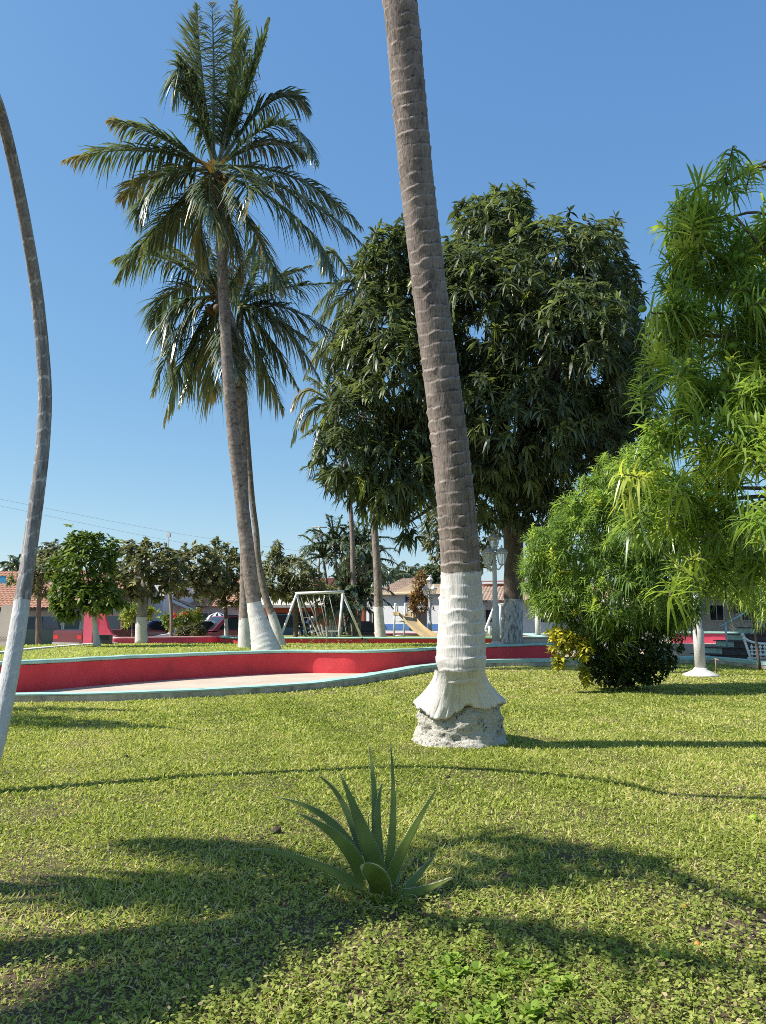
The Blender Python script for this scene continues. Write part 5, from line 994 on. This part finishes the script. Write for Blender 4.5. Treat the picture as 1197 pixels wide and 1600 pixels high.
# white building with blue band
Y = 45; h = empty("white_building", (XW(640, Y), Y, ST), "white building with blue base band and tan parapet right of the ringed palm", "building", None, R(-24)); xa, xb = XW(566, Y), XW(735, Y)
wall_box(h, xa, xb, Y, 9, ST, ZW(929, Y), "plaster_white")
mb = MB(h.location); mb.box(((xa + xb) / 2, Y - .012, (ZW(975, Y) + ZW(984, Y)) / 2), (xb - xa, .03, ZW(975, Y) - ZW(984, Y))); mb.build("blue_band", "blue_band", h)
mb = MB(h.location); mb.prism([(xa - .1, Y - .35, ZW(929, Y)), (xb, Y - .35, ZW(929, Y)), (xb, Y - .35, ZW(926, Y)), (xb, Y - .25, ZW(914, Y)), (XW(645, Y), Y - .25, ZW(913, Y)), (XW(618, Y), Y - .25, ZW(925.5, Y)), (xa - .1, Y - .35, ZW(926, Y))], (0, 1.1, 0)); mb.build("parapet", "plaster_tan", h)
mb = MB(h.location); tile_roof(mb, (xa, Y + .8, ZW(926, Y)), (XW(655, Y), Y + .8, ZW(926, Y)), (xa + .6, Y + 4, ZW(905, Y + 4)), (XW(625, Y), Y + 4, ZW(905, Y + 4)), 18, 8); mb.build("roof", "tile_old", h)
window(h, 634, 641, 932, 940, Y, "dark_glass", "blue_band", 0); window(h, 648, 672, 932, 942, Y, "dark_glass", "blue_band", 2)
for a, b_, c_, d_, nm in ((640, 668, 956, 984, "door"), (571, 588, 957, 984, "doorway")):
    mb = MB(h.location); mb.box(((XW(a, Y) + XW(b_, Y)) / 2, Y - .02, (ZW(c_, Y) + ZW(d_, Y)) / 2), (XW(b_, Y) - XW(a, Y), .05, ZW(c_, Y) - ZW(d_, Y))); do = mb.build(nm, "dark_hole", h)
    mb = MB(h.location); mb.box(((XW(a, Y) + XW(b_, Y)) / 2 - .1, Y - .06, (ZW(c_, Y) + ZW(d_, Y)) / 2), (.06, .03, ZW(c_, Y) - ZW(d_, Y))); mb.build("door_frame", "steel_dull", do)
# right building with tiled roof and brick behind
Y = 44; h = empty("tiled_house", (XW(800, Y), Y, ST), "low white house with faded tiled roof seen between the big palm and the bush", "house", None, R(-14)); xa, xb = XW(738, Y), XW(960, Y)
wall_box(h, xa, xb, Y, 7, ST, ZW(941, Y), "plaster_white"); mb = MB(h.location); tile_roof(mb, (xa, Y - .8, ZW(940, Y)), (xb, Y - .8, ZW(940, Y)), (xa, Y + 3, ZW(918, Y + 3)), (xb, Y + 3, ZW(918, Y + 3)), 40, 8); mb.build("roof", "tile_old", h)
wall_box(h, xa, XW(815, Y + 4), Y + 4, 4, ZW(941, Y), ZW(907, Y + 4), "brick_red", "upper_wall")
mb = MB(h.location); mb.box((XW(775, Y + 3.8), Y + 3.8, ZW(911, Y + 4)), (3.4, .8, .10)); mb.build("ledge", "plaster_white", h)
for a, b_ in ((745, 757), (760, 778), (840, 870)):
    mb = MB(h.location); mb.box(((XW(a, Y) + XW(b_, Y)) / 2, Y - .01, (ZW(953, Y) + ZW(972, Y)) / 2), (XW(b_, Y) - XW(a, Y), .04, ZW(953, Y) - ZW(972, Y))); mb.build("opening", "dark_hole", h)
# far plain building at the right edge
Y = 52; h = empty("cream_building", (XW(1100, Y), Y, ST), "plain cream building far behind the right lamp", "building"); xa, xb = XW(985, Y), XW(1320, Y); wall_box(h, xa, xb, Y, 8, ST, ZW(925, Y), "plaster_cream"); mb = MB(h.location); mb.box(((xa + xb) / 2, Y - .1, ZW(925, Y) + .08), (xb - xa + .3, .5, .15)); mb.build("cornice", "plaster_white", h)
for a in (1010, 1060, 1110, 1160): window(h, a, a + 22, 945, 970, Y, "dark_glass", "plaster_white", 1)
# pink kerb island before the white building
planter_wall("street_wall", "pink low wall in front of the dark door of the blue banded building", catmull([Vector((XW(x, Y_), Y_, 0)) for x, Y_ in [(585, 41.6), (620, 41), (690, 40.6), (740, 41)]], 4), .2, .50, -.2, .3, .1, "pink_face", "pink_cap")

# ------------------------------------------------------------------ VEHICLES
def car(name, label, X, Y, rz, kind, L, W, H, paint, cat="car"):
    t = empty(name, (X, Y, ST), label, cat, "vehicles parked along the street", rz); wr = .33; bz = .24; hb = H * (.58 if kind != "pickup" else .60)
    def arch(xc): return [(xc + wr * 1.15 * math.cos(a), bz + wr * 1.15 * math.sin(a) * .95) for a in np.linspace(math.pi, 0, 8)]
    fx, rx = L * .31, -L * .30
    bottom = [(-L / 2, bz)] + arch(rx) + arch(fx) + [(L / 2, bz)]
    if kind == "pickup": topl = [(L / 2, hb * .78), (L / 2 - .08, hb * .92), (L * .20, hb), (L * .16, hb), (-L * .12, hb), (-L / 2 + .02, hb), (-L / 2, hb * .9)]
    else: topl = [(L / 2, hb * .62), (L / 2 - .12, hb * .80), (L * .20, hb), (-L * .36, hb * 1.02), (-L / 2 + .05, hb * .95), (-L / 2, hb * .7)]
    prof = bottom + topl
    mb = MB(); mb.prism([(x, -W / 2, z) for x, z in prof], (0, W, 0)); bo = mb.build("body", paint, t)
    if kind == "pickup": cab = [(L * .19, hb), (L * .09, H), (-L * .10, H), (-L * .125, hb)]
    elif kind == "van": cab = [(L * .30, hb), (L * .14, H), (-L * .43, H), (-L * .47, hb)]
    else: cab = [(L * .22, hb), (L * .06, H), (-L * .22, H), (-L * .38, hb)]
    mb = MB(); ins = .14; vs = []
    for sgn in (-1, 1):
        for i, (x, z) in enumerate(cab): vs.append((x, sgn * (W / 2 - (.03 if z == hb else ins)), z))
    mb.add(vs, [(0, 3, 2, 1), (4, 5, 6, 7), (0, 1, 5, 4), (1, 2, 6, 5), (2, 3, 7, 6)]); cb_ = mb.build("cabin", paint, t)
    (x0, z0), (x1, z1), (x2, z2), (x3, z3) = cab; e = .006
    def q4(p0, p1, p2, p3, m): # inset quad
        c_ = (p0 + p1 + p2 + p3) / 4; P4 = [c_ + (p - c_) * m for p in (p0, p1, p2, p3)]; n_ = (P4[1] - P4[0]).cross(P4[3] - P4[0]).normalized()
        return P4, n_
    V = [Vector(v_) for v_ in vs]
    for nm, ids, m_ in (("windscreen", (0, 1, 5, 4), .88), ("rear_window", (2, 3, 7, 6), .85), ("side_window", (0, 3, 2, 1), .84), ("side_window", (4, 5, 6, 7), .84)):
        P4, n_ = q4(*[V[i] for i in ids], m_); c_ = sum(P4, Vector()) / 4; out = c_ - Vector((0, 0, (hb + H) / 2)); out.z = 0
        if n_.dot(out) < 0: n_ = -n_
        gm = MB(); gm.prism([p + n_ * .004 for p in P4], n_ * .01); gm.build(nm, "dark_glass", cb_)
    for sx in (fx, rx):
        for sy in (-1, 1):
            wb = MB(); y0 = sy * (W / 2 - .10); pts = [(sx, y0 - .10, wr), (sx, y0 + .10, wr)]; wb.tube(pts, wr, 18); wo = wb.build("wheel", "rubber", t)
            rb = MB(); rb.tube([(sx, y0 + sy * .095, wr), (sx, y0 + sy * .112, wr)], wr * .58, 12); rb.build("rim", "chrome", wo)
    for sx, m_, nm in ((L / 2, "lamp_clear", "headlight"), (-L / 2, "tail_red", "taillight")):
        for sy in (-1, 1): mb = MB(); mb.box((sx * .992, sy * (W / 2 - .18), hb * (.66 if sx > 0 else .72)), (.06, .28, .16)); mb.build(nm, m_, t)
    for sx in (L / 2 + .03, -L / 2 - .03): mb = MB(); mb.box((sx, 0, .42), (.12, W * .96, .16), 0, 0, .96); mb.build("bumper", "chrome" if kind == "pickup" else paint, t)
    if kind == "pickup": mb = MB(); mb.box((-L * .31, 0, hb + .004), (L * .34, W * .82, .01)); mb.build("load_bed", "black_metal", t)
    return t
def cx_(px, Y): return XW(px, Y, 985)
car("pickup_truck", "dark green pickup parked behind the slim palm", cx_(44, 37), 38.0, R(178), "pickup", 5.2, 1.85, 1.62, "paint_darkgreen", "pickup")
car("pickup_truck", "maroon pickup parked behind the pink gate pillar", cx_(196, 36), 35.2, R(60), "pickup", 5.5, 1.85, 1.66, "paint_maroon", "pickup")
car("parked_car", "dark blue sedan between the thick white trunk and the white car", cx_(243, 38), 38, R(205), "sedan", 4.4, 1.75, 1.40, "paint_blue")
car("parked_car", "white sedan behind the red flower bush", cx_(292, 36), 36.5, R(200), "sedan", 4.5, 1.78, 1.42, "paint_white")
car("parked_van", "wine coloured minivan behind the thin trunk under the dusty trees", cx_(362, 37), 37, R(215), "van", 4.5, 1.8, 1.62, "paint_wine", "van")
car("pickup_truck", "teal and white pickup left of the motorbike behind the swing", cx_(444, 41), 41, R(185), "pickup", 4.9, 1.8, 1.75, "paint_teal", "pickup")
car("parked_car", "black car low behind the ringed palm foot", cx_(550, 42), 42.5, R(185), "sedan", 4.3, 1.75, 1.38, "paint_black")
# motorbike
X, Y = cx_(478, 36), 36; t = empty("motorcycle", (X, Y, .30), "blue and white motorbike parked beyond the swing", "motorcycle", None, R(65))
for sx in (-.62, .62):
    mb = MB(); pts = [(sx + .27 * math.cos(a), 0, .32 + .27 * math.sin(a)) for a in np.linspace(0, 2 * math.pi, 19)]; mb.tube(pts, .05, 7); wo = mb.build("wheel", "rubber", t, True)
    mb = MB(); mb.tube([(sx, -.05, .32), (sx, .05, .32)], .10, 10)
    for a in np.linspace(0, math.pi, 4)[:-1]: mb.tube([(sx + .25 * math.cos(a), 0, .32 + .25 * math.sin(a)), (sx - .25 * math.cos(a), 0, .32 - .25 * math.sin(a))], .012, 4)
    mb.build("rim", "chrome", wo)
mb = MB(); mb.tube(catmull([(-.55, 0, .62), (-.1, 0, .60), (.25, 0, .82), (.45, 0, .86)], 5), [.09] * 6 + [.11] * 4 + [.12, .12, .13, .13, .12, .10], 10); mb.tube([(-.1, 0, .36), (.25, 0, .40)], .15, 9); mb.build("body", "paint_blue", t, True)
mb = MB(); mb.tube(catmull([(.62, 0, .32), (.52, 0, .72), (.44, 0, 1.02)], 4), .035, 7); mb.tube([(.40, -.33, 1.05), (.44, 0, 1.02), (.40, .33, 1.05)], .018, 6); mb.build("fork", "chrome", t, True)
mb = MB(); mb.tube(catmull([(.75, 0, .62), (.60, 0, .66), (.46, 0, .60)], 4), .075, 8); mb.sphere((.55, 0, .98), .13, 1.0, 8); mb.build("fairing", "paint_white", t, True)
mb = MB(); mb.tube(catmull([(-.72, 0, .80), (-.4, 0, .76), (.0, 0, .74)], 5), [.07] * 11, 8); mb.build("seat", "rubber", t, True)

# ------------------------------------------------------------------ wires, poles, bunting
pol = Vector((XW(497, 58), 58, ST)); mb = MB(pol); mb.tube([pol, (pol.x, 58, ZW(822, 58))], [.12, .08], 8); mb.box((pol.x, 58, ZW(824, 58)), (1.2, .08, .08)); tag(mb.build("utility_pole", "steel_dull", None, True), "thin far utility pole above the feather palms", "utility pole")
def wire(a, b_, sag, label, r_=.007):
    m_ = (a + b_) / 2 - Vector((0, 0, sag)); pts = catmull([a, m_, b_], 8); mb = MB(a); mb.tube(pts, r_, 4); tag(mb.build("power_line", "steel_dull"), label, "power line", "power lines over the street")
wire(D(-60, 768, 40), D(520, 868, 60), .3, "upper of the two power lines crossing the sky at the left")
wire(D(-60, 778, 40), D(520, 884, 60), .3, "lower of the two power lines crossing the sky at the left")
wire(D(500, 880, 58), D(900, 884, 58), .2, "power line crossing the sky between the ringed palm and the big palm", .014)
t = empty("bunting", tuple(D(10, 892, 44)), "string of coloured party flags over the tiled roof at the far left", "bunting")
mb = MB(t.location); A0, B0 = D(-60, 895, 44), D(66, 900, 44); pts = catmull([A0, D(0, 900, 44), B0], 10); mb.tube(pts, .01, 4); mb.build("string", "rubber", t)
for k, cc in enumerate(((.1, .4, .7), (.8, .5, .05), (.1, .4, .7), (.75, .15, .1), (.1, .45, .7), (.8, .6, .1), (.6, .15, .2), (.7, .65, .2))):
    p = pts[2 + 2 * k]; mb = MB(t.location); mb.prism([p, p + Vector((.34, 0, 0)), p + Vector((.36, .03, -.42)), p + Vector((.02, .03, -.40))], (0, .004, 0)); mb.build("flag", solid("flag_%d" % k, cc, None, 3, .7), t)
